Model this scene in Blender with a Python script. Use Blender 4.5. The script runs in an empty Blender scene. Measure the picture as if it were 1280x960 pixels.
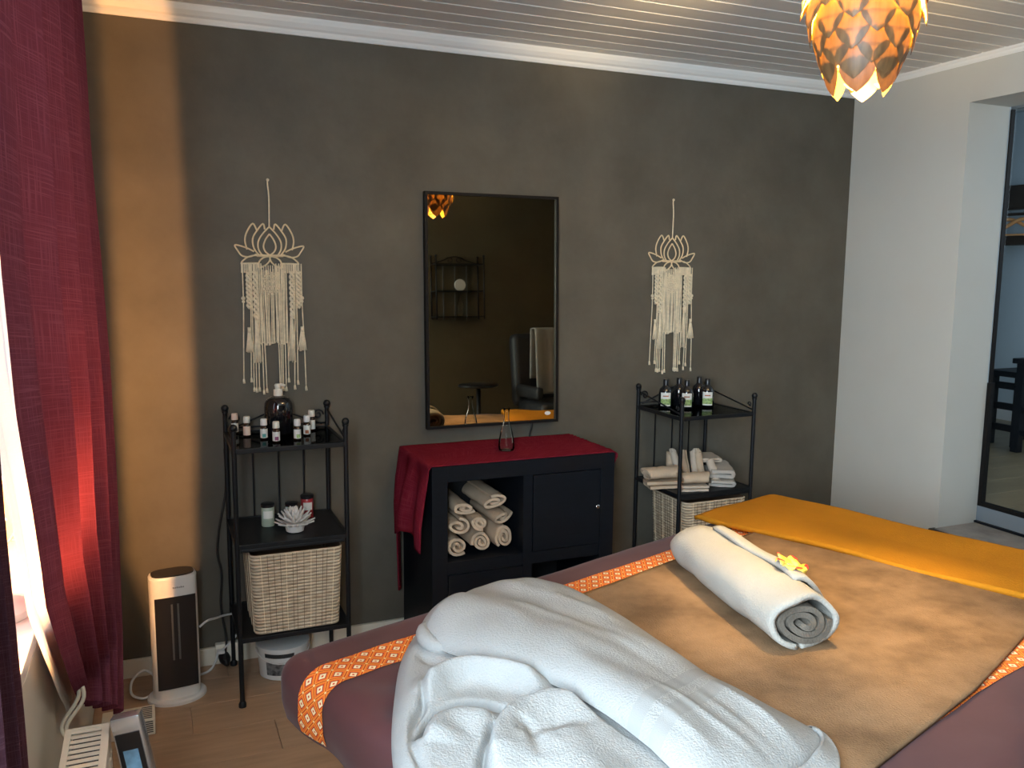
import bpy, bmesh, math, random
from mathutils import Vector, Matrix, noise
random.seed(7)
SC = bpy.context.scene
COL = SC.collection
PI = math.pi

# ------------------------------------------------------------------ camera
cam = bpy.data.cameras.new('camera')
camo = bpy.data.objects.new('camera', cam)
COL.objects.link(camo)
SC.camera = camo
FPX = 1064.26
cam.sensor_width = 36.0
cam.lens = FPX / 1280.0 * 36.0
cam.clip_start = 0.02
R = Matrix(((0.92141071, 0.04282255, -0.38622343),
            (-0.38848559, 0.12456719, -0.91299614),
            (0.00901394, 0.99128666, 0.13141349)))
camo.matrix_world = Matrix.Translation((0, 0, 1.5)) @ R.to_4x4()

# ------------------------------------------------------------------ world, lights, exposure
SC.view_settings.view_transform = 'Standard'
SC.view_settings.look = 'None'
SC.view_settings.gamma = 1.0
SC.view_settings.exposure = 0.50
SC.view_settings.use_curve_mapping = False
w = bpy.data.worlds.new('world'); SC.world = w
w.use_nodes = True
w.node_tree.nodes['Background'].inputs[0].default_value = (0.62, 0.8, 1.0, 1)
w.node_tree.nodes['Background'].inputs[1].default_value = 1.0
SC.cycles.max_bounces = 10
SC.cycles.diffuse_bounces = 5
SC.cycles.glossy_bounces = 4
SC.cycles.transmission_bounces = 8
SC.cycles.transparent_max_bounces = 10
SC.cycles.caustics_reflective = False
SC.cycles.caustics_refractive = False
SC.cycles.sample_clamp_indirect = 4.0


def area_light(name, loc, target, sx, sy, power, color):
    l = bpy.data.lights.new(name, 'AREA')
    l.shape = 'RECTANGLE'; l.size = sx; l.size_y = sy
    l.energy = power; l.color = color
    o = bpy.data.objects.new(name, l); COL.objects.link(o)
    o.location = loc
    o.rotation_euler = (Vector(target) - Vector(loc)).to_track_quat('-Z', 'Y').to_euler()
    return o


def point_light(name, loc, power, color, radius):
    l = bpy.data.lights.new(name, 'POINT')
    l.energy = power; l.color = color; l.shadow_soft_size = radius
    o = bpy.data.objects.new(name, l); COL.objects.link(o); o.location = loc
    return o


# daylight outside the two windows of the left wall, and in the next room
area_light('daylight_near_window', (-0.62, 0.02, 1.60), (1.5, 2.4, 1.05), 1.2, 1.35, 125, (0.74, 0.89, 1.0))
area_light('daylight_far_window', (-0.85, 1.8, 1.65), (0.0, 1.8, 1.4), 1.3, 1.3, 14, (0.66, 0.84, 1.0))
area_light('daylight_next_room', (4.6, 1.6, 2.0), (5.4, 4.2, 1.2), 1.2, 1.2, 11, (0.74, 0.88, 1.0))
# the lamp on the window sill and the bulb of the pendant
LAMP = (-0.325, 1.95, 1.02)
PEND = (1.545, 1.585)
# (their light comes from the glowing globe and bulb meshes themselves: SILL_GLOW, PENDANT_GLOW)
SILL_GLOW, SILL_COL = 5600.0, (1.0, 0.50, 0.20)
PENDANT_GLOW, PENDANT_COL = 3500.0, (1.0, 0.70, 0.33)

# ------------------------------------------------------------------ materials
def nodes(name):
    m = bpy.data.materials.new(name); m.use_nodes = True
    nt = m.node_tree; b = nt.nodes['Principled BSDF']
    return m, nt, b


def mat(name, col, rough=0.6, var=0.0, vscale=6.0, bump=0.0, bscale=60.0, bdist=0.002, metal=0.0,
        spec=0.5, detail=4.0, stretch=None, col2=None, emis=0.0, sheen=0.0, coat=0.0, bdetail=3.0):
    m, nt, b = nodes(name)
    b.inputs['Base Color'].default_value = (*col, 1)
    b.inputs['Roughness'].default_value = rough
    b.inputs['Metallic'].default_value = metal
    b.inputs['Specular IOR Level'].default_value = spec
    if sheen: b.inputs['Sheen Weight'].default_value = sheen
    if coat: b.inputs['Coat Weight'].default_value = coat
    if emis:
        b.inputs['Emission Color'].default_value = (*col, 1)
        b.inputs['Emission Strength'].default_value = emis
    L = nt.links.new
    tc = nt.nodes.new('ShaderNodeTexCoord')
    src = tc.outputs['Object']
    if stretch:
        mp = nt.nodes.new('ShaderNodeMapping'); mp.inputs['Scale'].default_value = stretch
        L(src, mp.inputs[0]); src = mp.outputs[0]
    if var or col2:
        n = nt.nodes.new('ShaderNodeTexNoise'); n.inputs['Scale'].default_value = vscale
        n.inputs['Detail'].default_value = detail; n.inputs['Roughness'].default_value = 0.6
        L(src, n.inputs['Vector'])
        rp = nt.nodes.new('ShaderNodeValToRGB')
        a = tuple(max(0, c * (1 - var)) for c in col); c2 = col2 or tuple(min(1, c * (1 + var)) for c in col)
        rp.color_ramp.elements[0].position = 0.32; rp.color_ramp.elements[0].color = (*a, 1)
        rp.color_ramp.elements[1].position = 0.68; rp.color_ramp.elements[1].color = (*c2, 1)
        L(n.outputs['Fac'], rp.inputs[0]); L(rp.outputs[0], b.inputs['Base Color'])
    if bump:
        n2 = nt.nodes.new('ShaderNodeTexNoise'); n2.inputs['Scale'].default_value = bscale
        n2.inputs['Detail'].default_value = bdetail
        L(src, n2.inputs['Vector'])
        bp = nt.nodes.new('ShaderNodeBump'); bp.inputs['Strength'].default_value = bump
        bp.inputs['Distance'].default_value = bdist
        L(n2.outputs['Fac'], bp.inputs['Height']); L(bp.outputs[0], b.inputs['Normal'])
    return m


def glass(name, col=(1, 1, 1), rough=0.02, thin=True):
    """thin clear glass: see-through with a fresnel reflection"""
    m = bpy.data.materials.new(name); m.use_nodes = True
    nt = m.node_tree; nt.nodes.clear()
    out = nt.nodes.new('ShaderNodeOutputMaterial')
    t = nt.nodes.new('ShaderNodeBsdfTransparent'); t.inputs[0].default_value = (*col, 1)
    g = nt.nodes.new('ShaderNodeBsdfGlossy'); g.inputs['Roughness'].default_value = rough
    lw = nt.nodes.new('ShaderNodeLayerWeight'); lw.inputs[0].default_value = 0.10
    mx = nt.nodes.new('ShaderNodeMixShader')
    nt.links.new(lw.outputs['Fresnel'], mx.inputs[0]); nt.links.new(t.outputs[0], mx.inputs[1])
    nt.links.new(g.outputs[0], mx.inputs[2]); nt.links.new(mx.outputs[0], out.inputs[0])
    return m


def cloth_mat(name, col, trans_col, trans, weave=True, var=0.12, vscale=30):
    """woven cloth that lets some light through"""
    m = bpy.data.materials.new(name); m.use_nodes = True
    nt = m.node_tree; nt.nodes.clear(); N = nt.nodes.new; L = nt.links.new
    out = N('ShaderNodeOutputMaterial')
    d = N('ShaderNodeBsdfDiffuse'); t = N('ShaderNodeBsdfTranslucent'); mx = N('ShaderNodeMixShader')
    mx.inputs[0].default_value = trans
    t.inputs[0].default_value = (*trans_col, 1)
    tc = N('ShaderNodeTexCoord')
    def slub(scale):
        mp = N('ShaderNodeMapping'); mp.inputs['Scale'].default_value = scale
        L(tc.outputs['UV'], mp.inputs[0])
        n = N('ShaderNodeTexNoise'); n.inputs['Scale'].default_value = 1.0; n.inputs['Detail'].default_value = 2
        L(mp.outputs[0], n.inputs['Vector']); return n
    a = slub((9, 420, 1)); c = slub((420, 9, 1))
    mm = N('ShaderNodeMath'); mm.operation = 'MAXIMUM'; L(a.outputs['Fac'], mm.inputs[0]); L(c.outputs['Fac'], mm.inputs[1])
    rp = N('ShaderNodeValToRGB')
    rp.color_ramp.elements[0].position = 0.50; rp.color_ramp.elements[1].position = 0.74
    rp.color_ramp.elements[0].color = (*[x * (1 - var) for x in col], 1)
    rp.color_ramp.elements[1].color = (*[min(1, x * (1 + 2.5 * var) + 0.02) for x in col], 1)
    L(mm.outputs[0], rp.inputs[0]); L(rp.outputs[0], d.inputs[0])
    bp = N('ShaderNodeBump'); bp.inputs['Strength'].default_value = 0.5; bp.inputs['Distance'].default_value = 0.0015
    L(mm.outputs[0], bp.inputs['Height']); L(bp.outputs[0], d.inputs['Normal'])
    L(d.outputs[0], mx.inputs[1]); L(t.outputs[0], mx.inputs[2]); L(mx.outputs[0], out.inputs[0])
    return m


def terry(name, col, bump=1.0, scale=260, var=0.06, vscale=5, sheen=0.0):
    m = mat(name, col, 0.95, var=var, vscale=vscale, bump=bump, bscale=scale, bdist=0.003, spec=0.1, sheen=sheen, bdetail=5)
    return m


M = {}
M['plaster_front'] = mat('brown_plaster', (0.090, 0.075, 0.044), 0.7, var=0.15, vscale=2.2)
M['plaster'] = mat('dark_plaster', (0.107, 0.096, 0.076), 0.6, var=0.17, vscale=3.5, bump=0.45, bscale=16, bdist=0.004, detail=12, spec=0.35)
M['white_wall'] = mat('white_wall', (0.58, 0.57, 0.52), 0.8, var=0.02, vscale=3, bump=0.15, bscale=30, bdist=0.002)
M['white_paint'] = mat('white_paint', (0.72, 0.71, 0.69), 0.45)
M['ceiling_board'] = mat('ceiling_board', (0.74, 0.71, 0.67), 0.42, var=0.05, vscale=4, stretch=(0.4, 6, 6))
M['ceiling_bead'] = mat('ceiling_bead', (0.88, 0.87, 0.84), 0.4)
M['laminate'] = mat('laminate', (0.40, 0.26, 0.165), 0.42, var=0.14, vscale=5, stretch=(0.7, 7, 1), detail=6, bump=0.05, bscale=40)
M['laminate2'] = mat('tan_laminate', (0.27, 0.205, 0.12), 0.4, var=0.16, vscale=3, stretch=(1, 3, 1), detail=6)
M['stone'] = mat('threshold_stone', (0.30, 0.28, 0.26), 0.5, var=0.3, vscale=9, detail=8)
M['black'] = mat('black_metal', (0.006, 0.007, 0.009), 0.45, spec=0.3)
M['black_frame'] = mat('black_frame', (0.007, 0.006, 0.006), 0.55, spec=0.2)
M['black_wood'] = mat('black_wood', (0.004, 0.006, 0.010), 0.5, spec=0.25, var=0.2, vscale=6, stretch=(1, 1, 14))
M['black_plastic'] = mat('black_plastic', (0.010, 0.010, 0.012), 0.3)
M['black_fabric'] = mat('black_fabric', (0.012, 0.013, 0.017), 0.55)
M['dark_glass'] = mat('dark_bottle_glass', (0.006, 0.006, 0.008), 0.08, spec=0.6, coat=0.5)
M['white_plastic'] = mat('white_plastic', (0.74, 0.72, 0.69), 0.35)
M['cream_plastic'] = mat('cream_plastic', (0.80, 0.74, 0.62), 0.35)
M['mirror'] = mat('mirror_glass', (0.50, 0.44, 0.32), 0.015, metal=1.0)
M['chrome'] = mat('chrome', (0.7, 0.7, 0.72), 0.15, metal=1.0)
M['silver'] = mat('silver_rim', (0.62, 0.62, 0.64), 0.25, metal=0.8)
M['screen'] = mat('glossy_blue_face', (0.16, 0.33, 0.50), 0.12, coat=0.6, var=0.3, vscale=25)
M['rope'] = mat('cotton_rope', (0.86, 0.73, 0.52), 0.9, var=0.12, vscale=60, bump=0.8, bscale=350, bdist=0.001)
M['lotus_wood'] = mat('lotus_wood', (0.80, 0.64, 0.40), 0.6, var=0.1, vscale=30)
M['sheet'] = mat('plum_sheet', (0.082, 0.030, 0.032), 0.62, var=0.08, vscale=3, bump=0.15, bscale=9, bdist=0.006, sheen=0.10, spec=0.25)
M['mattress'] = mat('mattress_ticking', (0.32, 0.28, 0.24), 0.9)
M['brown_towel'] = terry('brown_terry', (0.235, 0.145, 0.080), 0.9, 240, var=0.36, vscale=6)
M['yellow'] = terry('mustard_fleece', (0.56, 0.22, 0.014), 0.8, 180, var=0.08, vscale=4)
M['white_terry'] = terry('white_terry', (0.35, 0.355, 0.35), 0.9, 230)
M['white_hem'] = terry('white_hem_weave', (0.315, 0.32, 0.315), 0.25, 500)
M['roll_terry'] = terry('white_roll_terry', (0.42, 0.40, 0.36), 1.0, 220)
M['roll_shade'] = terry('shaded_roll_terry', (0.13, 0.112, 0.092), 1.0, 220, var=0.15, vscale=20)  # the white towel again, shade of the roll's end put into its colour
M['beige_terry'] = terry('beige_terry', (0.60, 0.46, 0.33), 1.0, 300, var=0.08, vscale=20)
M['sand_terry'] = terry('sand_terry', (0.62, 0.52, 0.42), 1.0, 300, var=0.08, vscale=20)
M['grey_terry'] = terry('grey_terry', (0.52, 0.48, 0.43), 1.0, 300, var=0.08, vscale=20)
M['curtain'] = cloth_mat('burgundy_curtain', (0.160, 0.043, 0.074), (0.5, 0.08, 0.13), 0.018)
M['curtain_dark'] = cloth_mat('dark_plum_curtain', (0.085, 0.038, 0.058), (0.4, 0.08, 0.05), 0.03)
M['sheer'] = cloth_mat('white_liner', (0.75, 0.78, 0.77), (0.9, 0.85, 0.75), 0.4, var=0.03)
M['table_cloth'] = cloth_mat('red_table_cloth', (0.20, 0.014, 0.030), (0.3, 0.02, 0.05), 0.1)
M['birch'] = mat('pale_wood', (0.62, 0.45, 0.28), 0.5, var=0.15, vscale=5, stretch=(8, 8, 0.6))
M['hanger_wood'] = mat('hanger_wood', (0.75, 0.36, 0.14), 0.4)
M['dark_beam'] = mat('dark_beam', (0.035, 0.022, 0.014), 0.6, var=0.3, vscale=8)
M['ceramic'] = mat('white_ceramic', (0.76, 0.71, 0.66), 0.35)
M['pipe_cloth'] = mat('cream_cord', (0.75, 0.66, 0.52), 0.8)
M['cable_black'] = mat('black_cable', (0.015, 0.015, 0.015), 0.5)
M['cable_white'] = mat('white_cable', (0.75, 0.73, 0.70), 0.5)
M['label_white'] = mat('white_label', (0.78, 0.76, 0.70), 0.6)
M['label_green'] = mat('green_label', (0.30, 0.42, 0.16), 0.6, var=0.5, vscale=120)
M['label_teal'] = mat('teal_print', (0.10, 0.34, 0.30), 0.6)
M['label_brown'] = mat('brown_print', (0.36, 0.12, 0.05), 0.6)
M['label_plum'] = mat('plum_print', (0.20, 0.05, 0.14), 0.6)
M['label_peach'] = mat('peach_label', (0.80, 0.58, 0.46), 0.6)
M['ink_and_shade'] = mat('dark_ink_and_shade', (0.03, 0.03, 0.03), 0.6)  # dark print, also the painted shade in the radiator grille
M['amber'] = mat('dark_amber_glass', (0.03, 0.010, 0.004), 0.1, coat=0.5)
M['wax_green'] = mat('pale_green_wax', (0.42, 0.50, 0.40), 0.3, coat=0.4)
M['wax_teal'] = mat('pale_teal_wax', (0.36, 0.46, 0.42), 0.3, coat=0.4)
M['wax_red'] = mat('red_wax', (0.35, 0.03, 0.04), 0.3, coat=0.4)
M['petal_yellow'] = mat('petal_yellow', (0.95, 0.62, 0.03), 0.5, col2=(1.0, 0.78, 0.20), var=0.1, vscale=60)
M['petal_red'] = mat('petal_red', (0.80, 0.05, 0.03), 0.5)
M['clear'] = glass('clear_glass', (0.98, 0.99, 0.985), 0.04)
M['clear'].node_tree.nodes['Layer Weight'].inputs[0].default_value = 0.17
M['shelf_glass'] = glass('smoked_shelf_glass', (0.30, 0.33, 0.32), 0.05)
M['window_glass'] = glass('window_glass', (0.97, 0.99, 1.0))
M['inside_black'] = mat('cabinet_inside', (0.012, 0.013, 0.016), 0.6)
M['blue_grey'] = mat('blue_grey_riser', (0.20, 0.24, 0.28), 0.5)
M['room2_wall'] = mat('next_room_wall', (0.50, 0.58, 0.63), 0.8)
M['tin'] = mat('white_tin', (0.8, 0.8, 0.78), 0.4)

# lamp globe: frosted, glowing; the bulb itself
M['globe'] = glass('clear_globe', (1.0, 0.93, 0.80), 0.3)
M['sill_bulb'] = mat('sill_bulb_glow', SILL_COL, 0.4, emis=SILL_GLOW)
M['bulb'] = mat('bulb_glow', PENDANT_COL, 0.4, emis=PENDANT_GLOW)


def leaf_material():
    m = bpy.data.materials.new('pendant_leaf'); m.use_nodes = True
    nt = m.node_tree; nt.nodes.clear(); N = nt.nodes.new; L = nt.links.new
    out = N('ShaderNodeOutputMaterial'); geo = N('ShaderNodeNewGeometry'); tc = N('ShaderNodeTexCoord')
    n = N('ShaderNodeTexNoise'); n.inputs['Scale'].default_value = 5; n.inputs['Detail'].default_value = 5
    mp = N('ShaderNodeMapping'); mp.inputs['Scale'].default_value = (16, 16, 2)
    L(tc.outputs['Object'], mp.inputs[0]); L(mp.outputs[0], n.inputs['Vector'])
    rp = N('ShaderNodeValToRGB')
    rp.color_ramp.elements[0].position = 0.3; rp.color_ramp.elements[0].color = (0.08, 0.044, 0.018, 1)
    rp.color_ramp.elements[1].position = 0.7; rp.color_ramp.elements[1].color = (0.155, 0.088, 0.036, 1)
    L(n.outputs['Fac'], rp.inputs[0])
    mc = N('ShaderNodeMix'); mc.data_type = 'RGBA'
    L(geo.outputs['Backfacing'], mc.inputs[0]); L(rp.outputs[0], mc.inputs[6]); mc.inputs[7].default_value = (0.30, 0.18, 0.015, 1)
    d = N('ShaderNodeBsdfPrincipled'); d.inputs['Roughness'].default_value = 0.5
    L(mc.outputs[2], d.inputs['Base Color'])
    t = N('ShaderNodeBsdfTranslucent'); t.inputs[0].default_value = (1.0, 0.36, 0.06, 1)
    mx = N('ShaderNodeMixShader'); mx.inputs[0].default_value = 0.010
    L(d.outputs[0], mx.inputs[1]); L(t.outputs[0], mx.inputs[2]); L(mx.outputs[0], out.inputs[0])
    return m


M['leaf'] = leaf_material()


def band_material():
    """woven orange ribbon with a lattice of diamonds, cream squares in their middles"""
    m, nt, b = nodes('orange_woven_band'); N = nt.nodes.new; L = nt.links.new
    tc = N('ShaderNodeTexCoord'); sp = N('ShaderNodeSeparateXYZ'); L(tc.outputs['UV'], sp.inputs[0])
    def mth(op, a, bb=None):
        n = N('ShaderNodeMath'); n.operation = op
        for i, x in enumerate((a, bb)):
            if x is None: continue
            if isinstance(x, (int, float)): n.inputs[i].default_value = x
            else: L(x, n.inputs[i])
        return n.outputs[0]
    p = mth('MULTIPLY', sp.outputs['X'], 1 / 0.046); q = mth('MULTIPLY', sp.outputs['Y'], 1 / 0.046)
    a = mth('ADD', p, q); c = mth('SUBTRACT', p, q)
    fa = mth('ABSOLUTE', mth('SUBTRACT', mth('FRACT', mth('ADD', a, 100.0)), 0.5))
    fb = mth('ABSOLUTE', mth('SUBTRACT', mth('FRACT', mth('ADD', c, 100.0)), 0.5))
    dmax = mth('MAXIMUM', fa, fb); dsum = mth('ADD', fa, fb)
    rp = N('ShaderNodeValToRGB'); rp.color_ramp.interpolation = 'CONSTANT'
    e = rp.color_ramp.elements
    e[0].position = 0.0; e[0].color = (0.62, 0.05, 0.01, 1)
    e[1].position = 0.07; e[1].color = (0.95, 0.78, 0.48, 1)
    for pos, colr in ((0.21, (0.42, 0.03, 0.01)), (0.28, (0.85, 0.16, 0.02)), (0.40, (0.95, 0.42, 0.05)), (0.45, (0.60, 0.05, 0.01))):
        x = e.new(pos); x.color = (*colr, 1)
    L(dmax, rp.inputs[0])
    # small cream dots where the lattice lines cross
    dot = mth('GREATER_THAN', dsum, 0.90)
    mc = N('ShaderNodeMix'); mc.data_type = 'RGBA'
    L(dot, mc.inputs[0]); L(rp.outputs[0], mc.inputs[6]); mc.inputs[7].default_value = (0.95, 0.75, 0.40, 1)
    L(mc.outputs[2], b.inputs['Base Color']); b.inputs['Roughness'].default_value = 0.7
    bp = N('ShaderNodeBump'); bp.inputs['Strength'].default_value = 0.4; bp.inputs['Distance'].default_value = 0.001
    L(dmax, bp.inputs['Height']); L(bp.outputs[0], b.inputs['Normal'])
    return m


M['band'] = band_material()


def seagrass():
    m, nt, b = nodes('pale_seagrass'); N = nt.nodes.new; L = nt.links.new
    tc = N('ShaderNodeTexCoord'); n = N('ShaderNodeTexNoise'); n.inputs['Scale'].default_value = 1; n.inputs['Detail'].default_value = 4
    mp = N('ShaderNodeMapping'); mp.inputs['Scale'].default_value = (25, 25, 120)
    L(tc.outputs['Object'], mp.inputs[0]); L(mp.outputs[0], n.inputs['Vector'])
    rp = N('ShaderNodeValToRGB')
    rp.color_ramp.elements[0].position = 0.3; rp.color_ramp.elements[0].color = (0.40, 0.30, 0.20, 1)
    rp.color_ramp.elements[1].position = 0.7; rp.color_ramp.elements[1].color = (0.72, 0.60, 0.44, 1)
    L(n.outputs['Fac'], rp.inputs[0]); L(rp.outputs[0], b.inputs['Base Color']); b.inputs['Roughness'].default_value = 0.7
    return m


M['seagrass'] = seagrass()
M['seagrass_dark'] = mat('brown_weft', (0.12, 0.07, 0.04), 0.8)

# ------------------------------------------------------------------ mesh helpers
def link(name, me, parent=None):
    o = bpy.data.objects.new(name, me); COL.objects.link(o)
    if parent is not None: o.parent = parent
    return o


class MB:
    """collects simple shapes into ONE mesh object"""
    def __init__(s):
        s.v = []; s.f = []; s.mi = []; s.uv = []

    def add(s, vs, fs, mi=0, uvs=None):
        n = len(s.v); s.v += [tuple(p) for p in vs]
        for f in fs:
            s.f.append(tuple(i + n for i in f)); s.mi.append(mi)
            s.uv.append([uvs[i] for i in f] if uvs else [(0, 0)] * len(f))
        return s

    def box(s, a, b, mi=0, bev=0.0):
        x0, y0, z0 = a; x1, y1, z1 = b
        if bev <= 0:
            vs = [(x, y, z) for z in (z0, z1) for y in (y0, y1) for x in (x0, x1)]
            fs = [(0, 2, 3, 1), (4, 5, 7, 6), (0, 1, 5, 4), (2, 6, 7, 3), (0, 4, 6, 2), (1, 3, 7, 5)]
            return s.add(vs, fs, mi)
        bm = bmesh.new()
        bmesh.ops.create_cube(bm, size=1)
        for v in bm.verts:
            v.co = Vector(((x0 + x1) / 2 + v.co.x * (x1 - x0), (y0 + y1) / 2 + v.co.y * (y1 - y0), (z0 + z1) / 2 + v.co.z * (z1 - z0)))
        bmesh.ops.bevel(bm, geom=list(bm.edges), offset=bev, segments=2, profile=0.6, affect='EDGES')
        bm.verts.index_update()
        s.add([v.co.copy() for v in bm.verts], [[v.index for v in f.verts] for f in bm.faces], mi)
        bm.free(); return s

    def lathe(s, prof, c=(0, 0, 0), n=20, mi=0, cap=True, sx=1.0, sy=1.0):
        vs = []; fs = []
        for r, z in prof:
            for k in range(n):
                a = 2 * PI * k / n
                vs.append((c[0] + r * sx * math.cos(a), c[1] + r * sy * math.sin(a), c[2] + z))
        for i in range(len(prof) - 1):
            for k in range(n):
                k2 = (k + 1) % n
                fs.append((i * n + k, i * n + k2, (i + 1) * n + k2, (i + 1) * n + k))
        if cap:
            fs.append(tuple(range(n))[::-1]); fs.append(tuple((len(prof) - 1) * n + k for k in range(n)))
        return s.add(vs, fs, mi)

    def tube(s, pts, r, n=6, mi=0, caps=True, closed=False):
        P = [Vector(p) for p in pts]; m = len(P)
        rr = r if isinstance(r, (list, tuple)) else [r] * m
        vs = []; fs = []; up = None
        for i, p in enumerate(P):
            if closed: t = P[(i + 1) % m] - P[(i - 1) % m]
            else: t = P[min(i + 1, m - 1)] - P[max(i - 1, 0)]
            if t.length < 1e-9: t = Vector((0, 0, 1))
            t.normalize()
            if up is None:
                up = t.orthogonal().normalized()
            else:
                up = up - t * up.dot(t)
                up = up.normalized() if up.length > 1e-6 else t.orthogonal().normalized()
            bn = t.cross(up)
            for k in range(n):
                a = 2 * PI * k / n
                vs.append(p + (up * math.cos(a) + bn * math.sin(a)) * rr[i])
        last = m if closed else m - 1
        for i in range(last):
            j = (i + 1) % m
            for k in range(n):
                k2 = (k + 1) % n
                fs.append((i * n + k, i * n + k2, j * n + k2, j * n + k))
        if caps and not closed:
            fs.append(tuple(range(n))[::-1]); fs.append(tuple((m - 1) * n + k for k in range(n)))
        return s.add(vs, fs, mi)

    def ball(s, c, r, n=10, mi=0, sz=1.0):
        pr = [(max(1e-4, r * math.sin(PI * i / (n // 2 + 1))), -r * sz * math.cos(PI * i / (n // 2 + 1))) for i in range(n // 2 + 2)]
        return s.lathe(pr, c, n, mi)

    def grid(s, fn, nu, nv, mi=0, uvf=None, flip=False):
        vs = []; uv = []
        for j in range(nv + 1):
            for i in range(nu + 1):
                u = i / nu; v = j / nv
                vs.append(fn(u, v)); uv.append(uvf(u, v) if uvf else (u, v))
        fs = []
        for j in range(nv):
            for i in range(nu):
                a = j * (nu + 1) + i; q = (a, a + 1, a + nu + 2, a + nu + 1)
                fs.append(q[::-1] if flip else q)
        return s.add(vs, fs, mi, uv)

    def build(s, name, mats, parent=None, smooth=False, angle=None):
        me = bpy.data.meshes.new(name)
        me.from_pydata([tuple(v) for v in s.v], [], s.f)
        if not isinstance(mats, (list, tuple)): mats = [mats]
        for m in mats: me.materials.append(m)
        me.polygons.foreach_set('material_index', s.mi)
        uvl = me.uv_layers.new(name='UVMap')
        flat = []
        for u in s.uv:
            for a in u: flat += [a[0], a[1]]
        uvl.data.foreach_set('uv', flat)
        if smooth:
            me.polygons.foreach_set('use_smooth', [True] * len(s.f))
            if angle is not None and hasattr(me, 'set_sharp_from_angle'):
                me.set_sharp_from_angle(angle=math.radians(angle))
        me.update()
        return link(name, me, parent)


def tag(o, label=None, cat=None, group=None, kind=None):
    if label: o['label'] = label
    if cat: o['category'] = cat
    if group: o['group'] = group
    if kind: o['kind'] = kind
    return o


def thing(name, label, cat, loc=(0, 0, 0), rz=0.0, group=None, kind=None):
    o = bpy.data.objects.new(name, None); COL.objects.link(o)
    o.empty_display_size = 0.05
    o.location = loc; o.rotation_euler = (0, 0, rz)
    return tag(o, label, cat, group, kind)


def struct(name, mb, mats, parent=None, **k):
    o = mb.build(name, mats, parent, **k)
    if parent is None: o['kind'] = 'structure'
    return o


def copy_tree(o, parent=None):
    c = o.copy(); COL.objects.link(c)
    if parent is not None: c.parent = parent
    for ch in list(o.children): copy_tree(ch, c)
    return c


def solid(o, th, offset=-1.0):
    m = o.modifiers.new('thickness', 'SOLIDIFY'); m.thickness = th; m.offset = offset
    return o


def subsurf(o, lv=1):
    m = o.modifiers.new('smooth', 'SUBSURF'); m.levels = lv; m.render_levels = lv
    return o


def lerp(a, b, t): return a + (b - a) * t


def interp(tab, x):
    """piecewise linear table [(x, y...), ...]"""
    if x <= tab[0][0]: return tab[0][1:] if len(tab[0]) > 2 else tab[0][1]
    for p, q in zip(tab, tab[1:]):
        if x <= q[0]:
            t = (x - p[0]) / (q[0] - p[0])
            r = [lerp(a, b, t) for a, b in zip(p[1:], q[1:])]
            return r if len(r) > 1 else r[0]
    return tab[-1][1:] if len(tab[-1]) > 2 else tab[-1][1]


def smooth_path(pts, n=6):
    """Catmull-Rom through the points"""
    P = [Vector(p) for p in pts]; out = []
    for i in range(len(P) - 1):
        p0 = P[max(i - 1, 0)]; p1 = P[i]; p2 = P[i + 1]; p3 = P[min(i + 2, len(P) - 1)]
        for k in range(n):
            t = k / n
            out.append(0.5 * ((2 * p1) + (p2 - p0) * t + (2 * p0 - 5 * p1 + 4 * p2 - p3) * t * t + (3 * p1 - p0 - 3 * p2 + p3) * t ** 3))
    out.append(P[-1]); return out


# ------------------------------------------------------------------ the room
W = 3.29      # back wall
XL, XR = -0.24, 3.18
YB = -0.45
CZ = 2.40
TH = 0.28

# floor: laminate boards, each its own piece
fl = struct('floor', MB().box((XL - TH, YB - 0.2, -0.10), (XR + 0.2, W + 0.2, -0.012)).box((XR + 0.2, YB - 0.2, -0.10), (4.16, 1.05, 0.0)), M['laminate'])
random.seed(3)
bw = 0.19; y = YB
meshes = {}
while y < W:
    y1 = min(y + bw, W); x = XL - random.uniform(0.0, 1.1)
    while x < XR:
        a = max(x, XL); b2 = min(x + 1.26, XR)
        if b2 - a > 0.02:
            key = (round(b2 - a, 2), round(y1 - y, 3))
            if key not in meshes:
                o = MB().box((0.0008, 0.0008, -0.012), (b2 - a - 0.0008, y1 - y - 0.0008, 0.0), bev=0.0006).build('floor_board', M['laminate'], fl)
                meshes[key] = o.data
            else:
                o = link('floor_board', meshes[key], fl)
            o.location = (a, y, 0)
        x += 1.26
    y = y1

# ceiling: narrow boards with a pale bead between them
ce = struct('ceiling', MB().box((XL - TH, YB - 0.2, CZ + 0.015), (XR + 0.25, W + 0.2, CZ + 0.12)).box((XR + 0.25, YB - 0.2, CZ), (4.16, 1.05, CZ + 0.12)), M['white_paint'])
bd = MB().box((XL, 0.006, 0.0), (XR, 0.094, 0.016)).build('ceiling_board', M['ceiling_board'], ce)
bead = MB().box((XL, -0.006, 0.004), (XR, 0.006, 0.016)).build('bead', M['ceiling_bead'], bd)
nb = int((W - YB) / 0.1) + 1
for k in range(nb):
    yy = W - 0.1 * (k + 1)
    if k == 0:
        bd.location = (0, yy, CZ); continue
    if yy < YB - 0.05: break
    c = copy_tree(bd, ce); c.location = (0, yy, CZ)
# back wall (dark plaster feature wall) and wall behind the camera
struct('wall_back', MB().box((XL - TH, W, 0), (XR + 0.02, W + 0.15, CZ + 0.02)), M['plaster'])
struct('wall_front', MB().box((XL - TH, YB - 0.15, 0), (4.06, YB, CZ + 0.02)), M['plaster_front'])

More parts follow.
